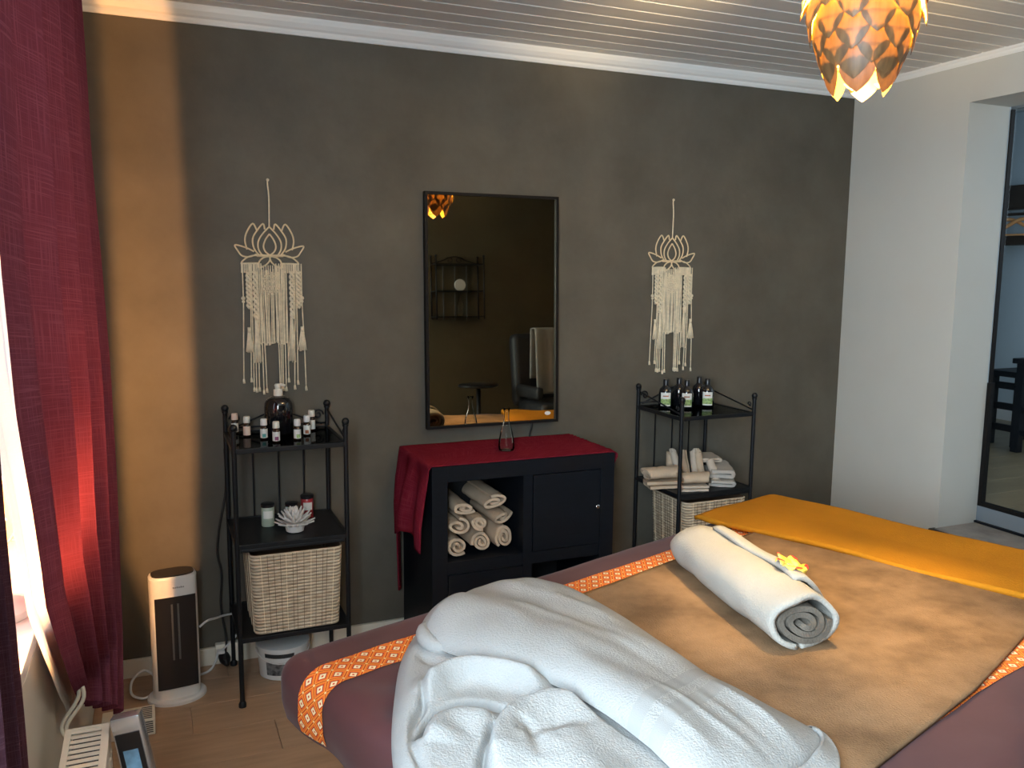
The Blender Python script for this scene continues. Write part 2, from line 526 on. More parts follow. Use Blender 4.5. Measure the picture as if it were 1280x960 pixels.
# left wall with two deep window openings
WIN = [(1.02, 2.505, 0.785, 2.22), (-0.38, 0.90, 0.785, 2.22)]
lw = MB()
ys = [YB - 0.15, -0.38, 0.90, 1.02, 2.505, W]
lw.box((XL - TH, ys[0], 0), (XL, ys[1], CZ + 0.02)).box((XL - TH, ys[2], 0), (XL, ys[3], CZ + 0.02)).box((XL - TH, ys[4], 0), (XL, ys[5], CZ + 0.02))
for a, b, z0, z1 in WIN:
    lw.box((XL - TH, a, 0), (XL, b, z0 - 0.03)).box((XL - TH, a, z1), (XL, b, CZ + 0.02))
struct('wall_left', lw, M['white_wall'])
for i, (a, b, z0, z1) in enumerate(WIN):
    wn = thing('window_%d' % (i + 1), None, None, (XL - TH + 0.06, (a + b) / 2, z0)); wn['kind'] = 'structure'
    wd, ht = b - a, z1 - z0
    f = MB()
    for (p, q) in (((-0.03, -wd / 2, 0), (0.03, wd / 2, 0.06)), ((-0.03, -wd / 2, ht - 0.06), (0.03, wd / 2, ht)),
                   ((-0.03, -wd / 2, 0.06), (0.03, -wd / 2 + 0.06, ht - 0.06)), ((-0.03, wd / 2 - 0.06, 0.06), (0.03, wd / 2, ht - 0.06)),
                   ((-0.03, -0.035, 0.06), (0.03, 0.035, ht - 0.06))):
        f.box(p, q, bev=0.004)
    f.build('window_frame', M['white_paint'], wn)
    for s in (-1, 1):
        MB().box((-0.004, min(s * 0.035, s * (wd / 2 - 0.06)), 0.06), (0.004, max(s * 0.035, s * (wd / 2 - 0.06)), ht - 0.06)).build('pane', M['window_glass'], wn)
    MB().box((0.03, -wd / 2, -0.03), (TH - 0.06, wd / 2, 0.0), bev=0.004).build('window_sill', M['white_paint'], wn)

# right wall with the deep passage to the next room
rw = MB()
RX = XR + 0.24
OY0, OY1, OZ0, OZ1 = 1.62, 2.645, 0.386, 2.215
AY, AX = 0.95, 4.05
rw.box((XR, OY1, 0), (RX, W + 0.15, CZ + 0.02)).box((XR, AY, 0), (RX, OY0, CZ + 0.02))
rw.box((XR, OY0, OZ1), (RX, OY1, CZ + 0.02)).box((XR + 0.002, OY0, 0), (RX, OY1, OZ0 - 0.03))
struct('wall_right', rw, M['white_wall'])
struct('wall_alcove', MB().box((AX, YB - 0.15, 0), (AX + 0.1, AY + 0.1, CZ + 0.02)).box((RX, AY, 0), (AX, AY + 0.1, CZ + 0.02)), M['plaster_front'])
th_ = struct('trim_1', MB().box((XR - 0.035, OY0 - 0.02, OZ0 - 0.055), (XR + 0.03, OY1 + 0.02, OZ0 - 0.004), bev=0.006), M['black_wood'])
st = struct('trim_2', MB().box((XR + 0.02, OY0, OZ0 - 0.03), (RX, OY1, OZ0 - 0.012)), M['stone'])
for k in range(3):
    y0 = OY1 - 0.345 * (k + 1); y1 = OY1 - 0.345 * k
    MB().box((XR - 0.02, max(y0, OY0) + 0.002, OZ0 - 0.012), (RX - 0.003, y1 - 0.002, OZ0), bev=0.0015).build('stone_tile', M['stone'], st)

# black-framed inner door edge, riser and next room
F2 = 0.476
struct('trim_3', MB().box((RX, OY0, OZ0 - 0.03), (RX + 0.03, OY1, F2 - 0.012)), M['blue_grey'])
struct('trim_4', MB().box((RX - 0.012, OY0, OZ0), (RX, OY1, OZ0 + 0.010)), M['black_wood'])
dr = thing('door_1', None, None, (RX + 0.015, OY1, F2)); dr['kind'] = 'structure'
db = MB().box((-0.014, -1.02, -0.012), (0.014, 0.0, 0.006)).box((-0.014, -0.018, 0.006), (0.014, 0.0, 0.55)).box((-0.008, -0.006, 0.55), (0.014, 0.0, OZ1 - F2 - 0.01)).box((-0.014, -1.02, 0.006), (0.014, -1.002, OZ1 - F2 - 0.01))
db.build('door_frame', M['black_frame'], dr)
MB().box((-0.003, -1.0, 0.006), (0.003, -0.02, OZ1 - F2 - 0.01)).build('pane', M['window_glass'], dr)
X2 = 5.6; Y2 = 5.2; C2 = 2.62
f2 = struct('floor_2', MB().box((RX + 0.03, 1.10, F2 - 0.06), (X2, Y2, F2 - 0.01)), M['laminate2'])
for k in range(11):
    MB().box((RX + 0.03, Y2 - 0.19 * (k * 2 + 1) + 0.001, F2 - 0.01), (X2, Y2 - 0.19 * k * 2 - 0.001, F2), bev=0.001).build('floor_board', M['laminate2'], f2)
    MB().box((RX + 0.03, Y2 - 0.19 * (k * 2 + 2) + 0.001, F2 - 0.01), (X2, Y2 - 0.19 * (k * 2 + 1) - 0.001, F2), bev=0.001).build('floor_board', M['laminate2'], f2)
struct('ceiling_2', MB().box((RX, 1.06, C2), (X2 + 0.1, Y2 + 0.1, C2 + 0.1)), M['room2_wall'])
struct('wall_next_room', MB().box((X2, 1.06, 0.3), (X2 + 0.1, Y2 + 0.1, C2)).box((RX, Y2, 0.3), (X2, Y2 + 0.1, C2)).box((RX, 1.06, 0.3), (X2 + 0.1, 1.10, C2)), M['room2_wall'])
struct('wall_next_room_side', MB().box((RX - 0.01, W + 0.15, 0.3), (RX, Y2, C2)).box((RX, OY1 + 0.001, F2), (RX + 0.01, Y2, C2)), M['room2_wall'])
struct('trim_5', MB().box((X2 - 0.12, 1.10, 1.955), (X2, Y2, 2.115), bev=0.008), M['dark_beam'])
struct('baseboard_next_room', MB().box((X2 - 0.015, 1.10, F2), (X2, Y2, F2 + 0.09)), M['white_paint'])

# baseboards and crown
bb = MB().box((XL, W - 0.016, 0), (XR, W, 0.068), bev=0.003)
struct('baseboard_back', bb, M['cream_plastic'])
struct('baseboard_right', MB().box((XR - 0.016, 0.95, 0), (XR, W - 0.016, 0.068), bev=0.003), M['cream_plastic'])


def crown(name, p, q, ins):
    """stepped crown moulding between two points; ins = direction into the room"""
    P = Vector(p); Q = Vector(q); I = Vector(ins)
    prof = [(0, 0.0), (0.006, 0.0), (0.010, 0.010), (0.010, 0.018), (0.020, 0.024), (0.030, 0.038), (0.034, 0.050), (0.034, 0.058), (0.0, 0.058)]
    m = MB(); vs = []
    for e in (P, Q):
        for a, z in prof: vs.append(e + I * a + Vector((0, 0, z)))
    n = len(prof)
    fs = [(i, (i + 1) % n, n + (i + 1) % n, n + i) for i in range(n)] + [tuple(range(n))[::-1], tuple(range(n, 2 * n))]
    m.add(vs, fs); struct(name, m, M['ceiling_bead'])


crown('trim_6', (XL, W, CZ - 0.058), (XR, W, CZ - 0.058), (0, -1, 0))
crown('trim_7', (XR, 0.95, CZ - 0.030), (XR, W - 0.03, CZ - 0.030), (-0.5, 0, 0))

# ------------------------------------------------------------------ pendant lamp of leaves
def pendant():
    px, py = PEND
    t = thing('pendant_lamp', 'round pendant lamp of overlapping heart-shaped wooden leaves glowing gold inside', 'lamp', (px, py, CZ - 0.040)); t.scale = (0.86, 0.86, 0.86)
    MB().lathe([(0.045, -0.03), (0.05, -0.01), (0.05, 0.046)], n=20).build('ceiling_rose', M['white_plastic'], t, smooth=True, angle=40)
    MB().tube([(0, 0, -0.03), (0, 0, -0.10)], 0.004).build('cord', M['cable_black'], t)
    MB().lathe([(0.018, -0.205), (0.022, -0.19), (0.022, -0.12), (0.010, -0.10)], n=14).build('lamp_holder', M['black_plastic'], t, smooth=True, angle=40)
    b = MB().ball((0, 0, -0.235), 0.03, 14).build('bulb', M['bulb'], t, smooth=True)
    b.visible_shadow = True
    # wire cage: rings the leaves hang on
    rows = [(-0.185, 0.122), (-0.220, 0.132), (-0.255, 0.137), (-0.290, 0.136), (-0.325, 0.130), (-0.360, 0.121), (-0.395, 0.109), (-0.428, 0.096)]
    cg = MB()
    for z, r in rows:
        cg.tube([(r * math.cos(2 * PI * k / 24) * 0.97, r * math.sin(2 * PI * k / 24) * 0.97, z) for k in range(24)], 0.0014, 4, closed=True)
    cg.build('wire_cage', M['black'], t)
    # one leaf: broad ovate, notched at the stem, pointed tip, slightly cupped
    out = [(0.0, 0.004), (0.06, 0.026), (0.16, 0.039), (0.30, 0.0455), (0.45, 0.045), (0.60, 0.039), (0.75, 0.029), (0.88, 0.016), (1.0, 0.001)]
    Ln = 0.098
    m = MB(); vs = []; fs = []
    n = len(out)
    for i, (s, hw) in enumerate(out):
        for j in (-1, -0.5, 0, 0.5, 1):
            xx = hw * j
            zz = -s * Ln + (0.008 * abs(j) * (1 - s) ** 6)
            yy = 0.006 * math.sin(s * PI) * (1 - 0.3 * j * j) - 0.16 * (hw * j) ** 2 / 0.045 + (0.0012 if j == 0 else 0)
            vs.append((xx, yy, zz))
    for i in range(n - 1):
        for j in range(4):
            a = i * 5 + j; fs.append((a, a + 1, a + 6, a + 5))
    m.add(vs, fs)
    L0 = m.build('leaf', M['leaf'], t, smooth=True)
    me = L0.data; first = True
    for ri, (z, r) in enumerate(rows):
        cnt = 7 if r > 0.1 else 6
        nxt = rows[min(ri + 1, len(rows) - 1)]; prv = rows[max(ri - 1, 0)]
        slope = math.atan2(prv[1] - nxt[1], prv[0] - nxt[0]) if ri else -0.5
        for k in range(cnt):
            a = 2 * PI * (k + (0.5 if ri % 2 else 0.0)) / cnt + 0.15 + random.uniform(-.03, .03)
            o = L0 if first else link('leaf', me, t); first = False
            tilt = max(-0.55, slope) - 0.10 + random.uniform(-.04, .04)
            o.matrix_local = Matrix.Translation((r * math.cos(a), r * math.sin(a), z)) @ Matrix.Rotation(a - PI / 2, 4, 'Z') @ Matrix.Rotation(-tilt, 4, 'X')
    return t


pendant()

# ------------------------------------------------------------------ mirror on the back wall
def mirror():
    wd, ht = 0.580, 0.945
    t = thing('wall_mirror', 'tall rectangular mirror with thin black frame on dark wall', 'mirror', (1.293, W - 0.012, 1.335))
    # hangs a little forward at its foot and a little turned
    t.rotation_euler = (MIR_TILT[0], 0, MIR_TILT[1])
    f = MB(); d = 0.030; e = 0.011
    f.box((-wd / 2, -d, -ht / 2), (-wd / 2 + e, 0, ht / 2)).box((wd / 2 - e, -d, -ht / 2), (wd / 2, 0, ht / 2))
    f.box((-wd / 2 + e, -d, -ht / 2), (wd / 2 - e, 0, -ht / 2 + e)).box((-wd / 2 + e, -d, ht / 2 - e), (wd / 2 - e, 0, ht / 2))
    f.build('frame', M['black_frame'], t)
    MB().box((-wd / 2 + e, -0.020, -ht / 2 + e), (wd / 2 - e, -0.014, ht / 2 - e)).build('mirror_glass', M['mirror'], t)
    b = MB().lathe([(0.011, 0), (0.011, 0.0015), (0.008, 0.002)], n=20, sx=1.25, sy=0.75).build('touch_button', M['white_plastic'], t, smooth=True, angle=40)
    b.location = (wd / 2 - 0.045, -0.020, -ht / 2 + 0.038); b.rotation_euler = (PI / 2, 0, 0)
    MB().tube(smooth_path([(0.175, -0.006, -ht / 2 + 0.01), (0.176, -0.006, -ht / 2 - 0.02), (0.170, 0.000, -ht / 2 - 0.055), (0.166, 0.0, -ht / 2 - 0.11)]), 0.0035).build('power_cord', M['cable_black'], t)
    return t


MIR_TILT = (-0.029, -0.012)
mirror()

# ------------------------------------------------------------------ macrame lotus hangings
def macrame(label, x0):
    t = thing('macrame_hanging', label, 'wall hanging', (x0, W - 0.006, 1.822), group='macrame lotus hangings')
    k = 0.000402
    def P(zx, zy, yy=0.0): return ((zx - 380) * k, yy, (-(zy - 125) * k) - 0.168)
    MB().tube(smooth_path([(0, 0, 0), (-0.002, 0, -0.01), (0.0015, 0, -0.06), (0.001, 0, -0.12), (0, 0, -0.168)]), 0.0028).ball((-0.001, -0.001, 0.001), 0.006, 8).build('hanging_cord', M['rope'], t, smooth=True)
    r = 0.0032
    lo = MB()
    half = [
        [(380, 190), (345, 240), (325, 300), (340, 350), (382, 386)],
        [(380, 125), (320, 190), (280, 260), (280, 330), (310, 384)],
        [(340, 150), (325, 100), (270, 165), (232, 235), (240, 320), (285, 385)],
        [(270, 160), (235, 100), (180, 180), (163, 255), (180, 335)],
        [(240, 352), (170, 318), (75, 295), (100, 350), (135, 392), (200, 400), (262, 376)],
        [(300, 388), (235, 388), (175, 408), (125, 458), (200, 458), (275, 458)],
        [(382, 392), (325, 405), (285, 440), (278, 495), (330, 480), (372, 440), (384, 392)],
    ]
    for pl in half:
        for s in (1, -1):
            pts = [P(380 + s * (zx - 380), zy) for zx, zy in pl]
            lo.tube(smooth_path(pts, 5), r, 5)
    lo.tube([P(262, 386), P(380, 390), P(498, 386)], r * 1.6, 5)
    lo.build('lotus_ring', M['lotus_wood'], t)
    # bar the strings are knotted on
    zb = P(380, 458)[2]
    for s in (-1, 1):
        hd = MB()
        for i in range(12):
            x = s * (0.046 + i * 0.0052)
            hd.ball((x, -0.002, zb - 0.001), 0.0032, 6)
            hd.tube([(x, -0.002, zb), (x, -0.002, zb - 0.035)], 0.0022, 4)
        hd.build('knotted_row', M['rope'], t)
    # twisted braids: two strands winding round each other
    for xb in (-0.080, -0.056, 0.076, 0.100):
        b = MB(); zt = zb - 0.03; ln = 0.135 if abs(xb) > 0.078 else 0.175
        for ph in (0, PI):
            b.tube([(xb + 0.0062 * math.cos(ph + i * 0.62), -0.005 + 0.005 * math.sin(ph + i * 0.62), zt - ln * i / 44) for i in range(45)], 0.0050, 6)
        b.build('braid', M['rope'], t, smooth=True)
    # net panel in the middle with rows of knots, fringe under it
    pn = MB()
    zt = P(380, 470)[2]
    for i in range(11):
        x = -0.040 + i * 0.008
        zs = zt - 0.002
        pn.tube([(x, -0.003, zs), (x * 1.02, -0.004, zs - 0.09)], 0.0024, 4)
    for row in range(9):
        for c in range(7):
            x = (c - 3) * 0.0085 + (0.004 if row % 2 else 0)
            z = zt - 0.032 - row * 0.0095
            if (x / 0.034) ** 2 + ((z - (zt - 0.070)) / 0.042) ** 2 < 1 and (row, c) != (1, 3):
                pn.ball((x, -0.009, z), 0.0040, 6)
    pn.build('knotted_panel', M['rope'], t, smooth=True)
    fr = MB(); random.seed(11)
    for i in range(20):
        x = -0.052 + i * 0.0056
        zz = P(0, 0)[2] - 0
        z0 = zt - 0.075 - 0.012 * math.sin(i * 1.7) ** 2
        z1 = -0.600 + random.uniform(-.006, .006)
        xe = x * 0.94 + random.uniform(-.002, .002)
        fr.tube([(x, -0.004, z0 + 0.06), (x, -0.007, z0), (lerp(x, xe, .5) + random.uniform(-.002, .002), -0.007, (z0 + z1) / 2), (xe, -0.006, z1 + 0.01), (xe, -0.006, z1)], [0.0020, 0.0024, 0.0020, 0.0022, 0.0036], 5)
    fr.build('fringe', M['rope'], t, smooth=True)
    # tassels
    for (xt, z0, z1, wr) in ((-0.0825, -0.545, -0.628, 0.013), (-0.055, -0.500, -0.668, 0.014), (0.072, -0.49, -0.668, 0.016), (0.110, -0.545, -0.628, 0.018)):
        ts = MB(); random.seed(int((xt + 1) * 999))
        ts.tube([(xt, -0.006, z0 + 0.008), (xt, -0.006, z0 - 0.012)], 0.006, 8)
        for i in range(15):
            a = 2 * PI * i / 15; rr = random.uniform(.5, 1)
            ts.tube([(xt + 0.003 * math.cos(a), -0.006, z0), (xt + wr * .6 * rr * math.cos(a), -0.008 + 0.005 * math.sin(a), lerp(z0, z1, .5)), (xt + wr * rr * math.cos(a), -0.009 + 0.006 * math.sin(a), z1 + random.uniform(-.004, .006))], 0.0026, 4)
        ts.build('tassel', M['rope'], t, smooth=True)
    # long strings with knotted ends
    ls = [(-0.100, -0.107, -0.745), (-0.074, -0.080, -0.742), (-0.069, -0.071, -0.778), (-0.060, -0.062, -0.781), (-0.051, -0.052, -0.778), (-0.040, -0.036, -0.790), (-0.034, -0.025, -0.784),
          (0.020, 0.024, -0.777), (0.030, 0.030, -0.780), (0.038, 0.036, -0.779), (0.046, 0.046, -0.781), (0.056, 0.056, -0.748), (0.086, 0.078, -0.776), (0.092, 0.090, -0.758), (0.112, 0.120, -0.782)]
    for i, (xa, xb, z1) in enumerate(ls):
        s = MB()
        xa2 = xa - 0.0
        s.tube(smooth_path([(xa2, -0.003, zb), (xa2 * 1.0, -0.005, -0.45), (lerp(xa2, xb, .6), -0.007, -0.60), (xb, -0.006, z1 + 0.016)], 5), 0.0024, 5)
        s.tube([(xb, -0.006, z1 + 0.018), (xb, -0.006, z1 + 0.012), (xb + 0.001, -0.006, z1)], [0.0030, 0.0044, 0.0052], 6)
        if i in (0, 14):
            s.ball((xa, -0.005, -0.43), 0.008, 8); s.ball((xa, -0.005, -0.442), 0.006, 8)
        s.build('string', M['rope'], t, smooth=True)
    return t


ma = macrame('cream macrame lotus hanging with tassels over the rack of small oil bottles', 0.412)
mb_ = copy_tree(ma); mb_.location = (2.163, W - 0.006, 1.820)
mb_['label'] = 'cream macrame lotus hanging with tassels right of the mirror'
mb_.scale = (0.98, 1, 0.985)

# ------------------------------------------------------------------ wrought-iron racks
def rack(label, loc, rz=0.0, basket_label=None, first=True):
    wd, dp = 0.372, 0.34
    t = thing('metal_shelf_rack', label, 'rack', loc, rz, group='black wrought-iron racks')
    zf, zb_ = 0.965, 0.980
    def post(x, y, z):
        p = MB().tube([(x, y, 0.012), (x, y, z)], 0.0085, 10).lathe([(0.013, 0), (0.013, 0.012), (0.009, 0.02)], (x, y, 0), 12).build('post', M['black'], t, smooth=True, angle=50)
        f = MB().ball((x, y, z + 0.012), 0.0135, 12).lathe([(0.011, -0.004), (0.011, 0.002)], (x, y, z), 12).build('finial', M['black'], p, smooth=True, angle=50)
    post(0, 0, zf); post(wd, 0, zf); post(0, dp, zb_); post(wd, dp, zb_)
    for z, mt, nm in ((0.905, M['shelf_glass'], 'glass_shelf'), (0.576, M['black'], 'steel_shelf'), (0.245, M['black'], 'steel_shelf')):
        fr = MB()
        h = 0.016
        for a, b in (((0, -0.006, z - h), (wd, 0.006, z)), ((0, dp - 0.006, z - h), (wd, dp + 0.006, z)), ((-0.006, 0, z - h), (0.006, dp, z)), ((wd - 0.006, 0, z - h), (wd + 0.006, dp, z))):
            fr.box(a, b, bev=0.002)
        f = fr.build('shelf_frame', M['black'], t)
        MB().box((0.006, 0.006, z - 0.008), (wd - 0.006, dp - 0.006, z - 0.002)).build(nm, mt, f)
    # lip under the middle shelf and lower cross bars
    MB().box((0.01, -0.004, 0.548), (wd - 0.01, 0.008, 0.560), bev=0.003).build('shelf_lip', M['black'], t)
    # thin bars of the back
    for i in (1, 2, 3):
        MB().tube([(wd * i / 4, dp, 0.576), (wd * i / 4, dp, 0.905)], 0.0032, 6).build('back_bar', M['black'], t)
    # crest on the back: sloping bars and a curl by each post
    cr = MB()
    zc = 0.905
    for s in (0, 1):
        ex = 0 if s == 0 else wd; d = 1 if s == 0 else -1
        cr.tube([(ex + d * 0.02, dp, zc + 0.008), (wd / 2, dp, zc + 0.075)], 0.0035, 6)
        cr.tube([(ex + d * (0.034 + 0.020 * (1 - i / 26) * math.cos(PI + i * 0.40)), dp, zc + 0.045 + 0.020 * (1 - i / 26) * math.sin(i * 0.40)) for i in range(22)], 0.0033, 6)
    cr.tube([(0, dp, zc + 0.012), (wd, dp, zc + 0.012)], 0.0035, 6)
    cr.build('crest', M['black'], t, smooth=True)
    for x in (0, wd):
        MB().tube([(x, dp, zb_ - 0.01), (x, 0.01, zc + 0.01)], 0.0035, 6).tube([(x, 0.03 + 0.012 * (1 - i / 20) * math.cos(i * 0.45) , zc + 0.030 + 0.012 * (1 - i / 20) * math.sin(i * 0.45)) for i in range(16)], 0.003, 5).build('side_brace', M['black'], t)
    return t


RL = (0.231, 2.908, 0)
rk = rack('black wrought-iron rack near the curtain with small oil bottles on its glass top', RL)
RR = (2.008, 2.935, 0)
rk2 = copy_tree(rk); rk2.location = RR; rk2.rotation_euler = (0, 0, 0.01)
rk2['label'] = 'black wrought-iron rack near the white wall with dark label bottles on top'


def basket(label, loc, wd=0.312, dp=0.28, ht=0.288):
    t = thing('storage_basket', label, 'basket', loc, group='woven baskets in the racks')
    tp = 0.012   # tapers to the foot
    def side(u, z, out=0.0):
        """perimeter point: u in 0..4, rounded corners"""
        f = z / ht; x0, x1 = tp * (1 - f), wd - tp * (1 - f); y0, y1 = tp * (1 - f), dp - tp * (1 - f)
        r = 0.022
        seg = int(u) % 4; q = u - int(u)
        cx0, cx1, cy0, cy1 = x0 + r, x1 - r, y0 + r, y1 - r
        corners = [(cx0, cy0), (cx1, cy0), (cx1, cy1), (cx0, cy1)]
        a, b = corners[seg], corners[(seg + 1) % 4]
        base = -PI / 2 + seg * PI / 2
        if q < 0.8:
            s = q / 0.8
            return (lerp(a[0], b[0], s) + (r + out) * math.cos(base), lerp(a[1], b[1], s) + (r + out) * math.sin(base), z)
        ang = base + (q - 0.8) / 0.2 * PI / 2
        return (b[0] + (r + out) * math.cos(ang), b[1] + (r + out) * math.sin(ang), z)
    us = []
    for s in range(4):
        us += [s + i * 0.08 for i in range(10)] + [s + 0.8, s + 0.87, s + 0.94]
    n = len(us)
    inner = MB(); vs = []; fs = []
    for z in (0, ht):
        for u in us: vs.append(side(u, z, -0.004))
    for k in range(n): fs.append((k, (k + 1) % n, n + (k + 1) % n, n + k))
    fs.append(tuple(range(n))[::-1])
    inner.add(vs, fs).build('body', M['seagrass_dark'], t)
    # horizontal strands, each bulging out between the dark joints
    sm = MB(); rows = 24; hh = ht / rows
    for rI in range(rows):
        z0 = rI * hh; pr = [(0.0, -0.001), (0.22, 0.002), (0.5, 0.0028), (0.78, 0.002), (0.9, -0.001)]
        vs = []; fs = []
        for f, o_ in pr:
            for u in us: vs.append(side(u, z0 + f * hh, o_))
        for i in range(4):
            for k in range(n): fs.append((i * n + k, i * n + (k + 1) % n, (i + 1) * n + (k + 1) % n, (i + 1) * n + k))
        sm.add(vs, fs)
    o = sm.build('strands', M['seagrass'], t, smooth=True); o['kind'] = 'stuff'
    # vertical binding threads
    vt = MB(); random.seed(5)
    for s in range(4):
        for i in range(13):
            q = 0.03 + 0.75 * i / 12 + random.uniform(-.012, .012)
            vt.tube([side(s + q, 0.004, 0.0030), side(s + q, ht - 0.004, 0.0030)], 0.0009 + 0.0005 * (i % 4 == 0), 4, mi=1 if i % 4 == 0 else 0)
    o = vt.build('binding_threads', [M['seagrass_dark'], M['rope']], t); o['kind'] = 'stuff'
    return t


bk = basket('pale woven basket under the shelf with the white flower ornament', (RL[0] + 0.040, RL[1] - 0.008, 0.2475))
bk2 = copy_tree(bk); bk2.location = (RR[0] + 0.036, RR[1] - 0.004, 0.2475)
bk2['label'] = 'pale woven basket under the shelf full of hand towels'

# ------------------------------------------------------------------ bottles on the left rack
GT = 0.9035
def vial(label, x, y, cap, lab, band_col, sc=1.0):
    t = thing('oil_bottle', label, 'bottle', (x, y, GT), random.uniform(-.2, .2), group='small oil bottles on the glass shelf')
    t.scale = (sc, sc, sc)
    MB().lathe([(0.0105, 0), (0.0125, 0.002), (0.0125, 0.040), (0.010, 0.045), (0.007, 0.048), (0.007, 0.052)], n=16).build('body', M['amber'], t, smooth=True, angle=40)
    MB().lathe([(0.0128, 0.006), (0.0128, 0.038)], n=16, cap=False).build('label', M[lab], t, smooth=True)
    # small printed motif on the front of the label
    MB().grid(lambda u, v: (0.01295 * math.sin(-0.5 + u * 1.0), -0.01295 * math.cos(-0.5 + u * 1.0), 0.008 + v * 0.013), 4, 1).build('print', M[band_col], t)
    MB().lathe([(0.0115, 0.050), (0.012, 0.052), (0.0115, 0.070), (0.010, 0.073)], n=16).build('cap', M[cap], t, smooth=True, angle=40)
    return t


vial('small oil bottle with pinkish cap, leftmost, behind the front post', 0.262, 3.215, 'label_peach', 'label_white', 'ink_and_shade')
vial('small oil bottle with peach label and cream cap, second from left', 0.296, 3.135, 'cream_plastic', 'label_peach', 'label_peach')
vial('small oil bottle with teal-footed label and white cap, left of the pump bottle', 0.347, 3.065, 'white_plastic', 'label_white', 'label_teal')
vial('small oil bottle with plum mark on its label, standing in front of pump bottle', 0.380, 2.995, 'cream_plastic', 'label_white', 'label_plum')
vial('small oil bottle with green mark and white cap, right of the pump bottle', 0.455, 3.015, 'white_plastic', 'label_white', 'label_green')
vial('small oil bottle with brown-footed label, in front of the rearmost one', 0.500, 3.085, 'white_plastic', 'label_white', 'label_brown')
vial('small oil bottle with plain cream label, rearmost and rightmost of the row', 0.532, 3.175, 'cream_plastic', 'label_white', 'label_white', 1.05)

t = thing('pump_bottle', 'large black pump bottle with cream pump head among the small oil bottles', 'bottle', (0.412, 3.165, GT))
MB().lathe([(0.046, 0), (0.050, 0.004), (0.051, 0.095), (0.049, 0.112), (0.040, 0.128), (0.024, 0.136), (0.017, 0.139)], n=28).build('body', M['dark_glass'], t, smooth=True, angle=50)
MB().lathe([(0.0165, 0.137), (0.0165, 0.160), (0.014, 0.163)], n=18).build('collar', M['cream_plastic'], t, smooth=True, angle=40)
MB().lathe([(0.009, 0.160), (0.011, 0.170), (0.013, 0.176), (0.010, 0.182)], n=16).tube(smooth_path([(0, -0.002, 0.176), (0.012, -0.008, 0.179), (0.024, -0.014, 0.176)]), [0.006] * 6 + [0.005] * 6 + [0.004]).build('pump_head', M['cream_plastic'], t, smooth=True, angle=50)

# candle jars on the steel shelf
ST = 0.5745
def candle(label, x, y, r, h, wax, z=ST):
    t = thing('candle_jar', label, 'candle', (x, y, z), group='scented candle jars')
    MB().lathe([(r * 0.92, 0), (r, 0.003), (r, h - 0.014), (r * .93, h - 0.010)], n=20).build('jar', M[wax], t, smooth=True, angle=40)
    MB().lathe([(r * 1.02, h - 0.011), (r * 1.05, h - 0.008), (r * 1.05, h), (r * 0.9, h + 0.002)], n=20).build('lid', M['black_plastic'], t, smooth=True, angle=40)
    MB().grid(lambda u, v: (r * 1.02 * math.sin(-0.8 + u * 1.5), -r * 1.02 * math.cos(-0.8 + u * 1.5), h * .38 + v * h * .34), 6, 1).build('label', M['label_white'], t)
    return t


candle('glass candle jar with green-grey wax and black lid, leftmost of three', 0.357, 3.110, 0.0235, 0.082, 'wax_green')
candle('glass candle jar mostly hidden behind the white flower ornament', 0.450, 3.165, 0.0235, 0.062, 'wax_teal')
candle('glass candle jar with red wax and black lid, rightmost of three', 0.507, 3.165, 0.0235, 0.086, 'wax_red')

# white lotus ornament
t = thing('flower_ornament', 'white porcelain lotus flower candle holder on the black steel shelf', 'ornament', (0.437, 3.005, ST)); t.scale = (1.18, 1.18, 1.15)
MB().lathe([(0.020, 0), (0.026, 0.003), (0.030, 0.022), (0.020, 0.026)], n=20).build('base', M['ceramic'], t, smooth=True, angle=50)
for ring, (cnt, ln, el, z0) in enumerate(((12, 0.056, 0.10, 0.018), (12, 0.053, 0.42, 0.023), (10, 0.047, 0.78, 0.027), (7, 0.040, 1.15, 0.030))):
    for i in range(cnt):
        a = 2 * PI * (i + 0.5 * (ring % 2)) / cnt
        m = MB(); vs = []; fs = []
        for s, hw in ((0, .004), (.35, .0075), (.62, .0065), (.85, .0030), (1, .0003)):
            for j in (-1, 0, 1):
                vs.append((0.006 + s * ln, hw * j, 0.004 * abs(j) + 0.010 * s * s))
        for k in range(4):
            for j in range(2): q = k * 3 + j; fs.append((q, q + 3, q + 4, q + 1))
        m.add(vs, fs); o = m.build('petal', M['ceramic'], t, smooth=True); solid(o, 0.0015)
        o.matrix_local = Matrix.Translation((0, 0, z0)) @ Matrix.Rotation(a, 4, 'Z') @ Matrix.Rotation(-el, 4, 'Y')

# dark bottles on the right rack
def dark_bottle(label, x, y, front=True, rz=0.0):
    t = thing('dark_bottle', label, 'bottle', (x, y, GT), rz, group='dark bottles on the right rack')
    MB().lathe([(0.027, 0), (0.0305, 0.003), (0.0305, 0.070), (0.027, 0.084), (0.014, 0.096), (0.012, 0.100)], n=22).build('body', M['dark_glass'], t, smooth=True, angle=50)
    MB().lathe([(0.0125, 0.098), (0.0128, 0.124), (0.011, 0.127)], n=16).build('cap', M['black_plastic'], t, smooth=True, angle=40)
    lb = MB().grid(lambda u, v: (0.0309 * math.sin(-0.85 + u * 1.5), -0.0309 * math.cos(-0.85 + u * 1.5), 0.010 + v * 0.060), 8, 1).build('label', M['label_white'], t)
    MB().grid(lambda u, v: (0.0312 * math.sin(-0.85 + u * 1.5), -0.0312 * math.cos(-0.85 + u * 1.5), 0.016 + v * 0.026), 8, 1).build('label_picture', M['label_green'], lb)
    MB().grid(lambda u, v: (0.0312 * math.sin(-0.5 + u * 0.8), -0.0312 * math.cos(-0.5 + u * 0.8), 0.052 + v * 0.005), 4, 1).build('label_print', M['label_brown'], lb)
    return t


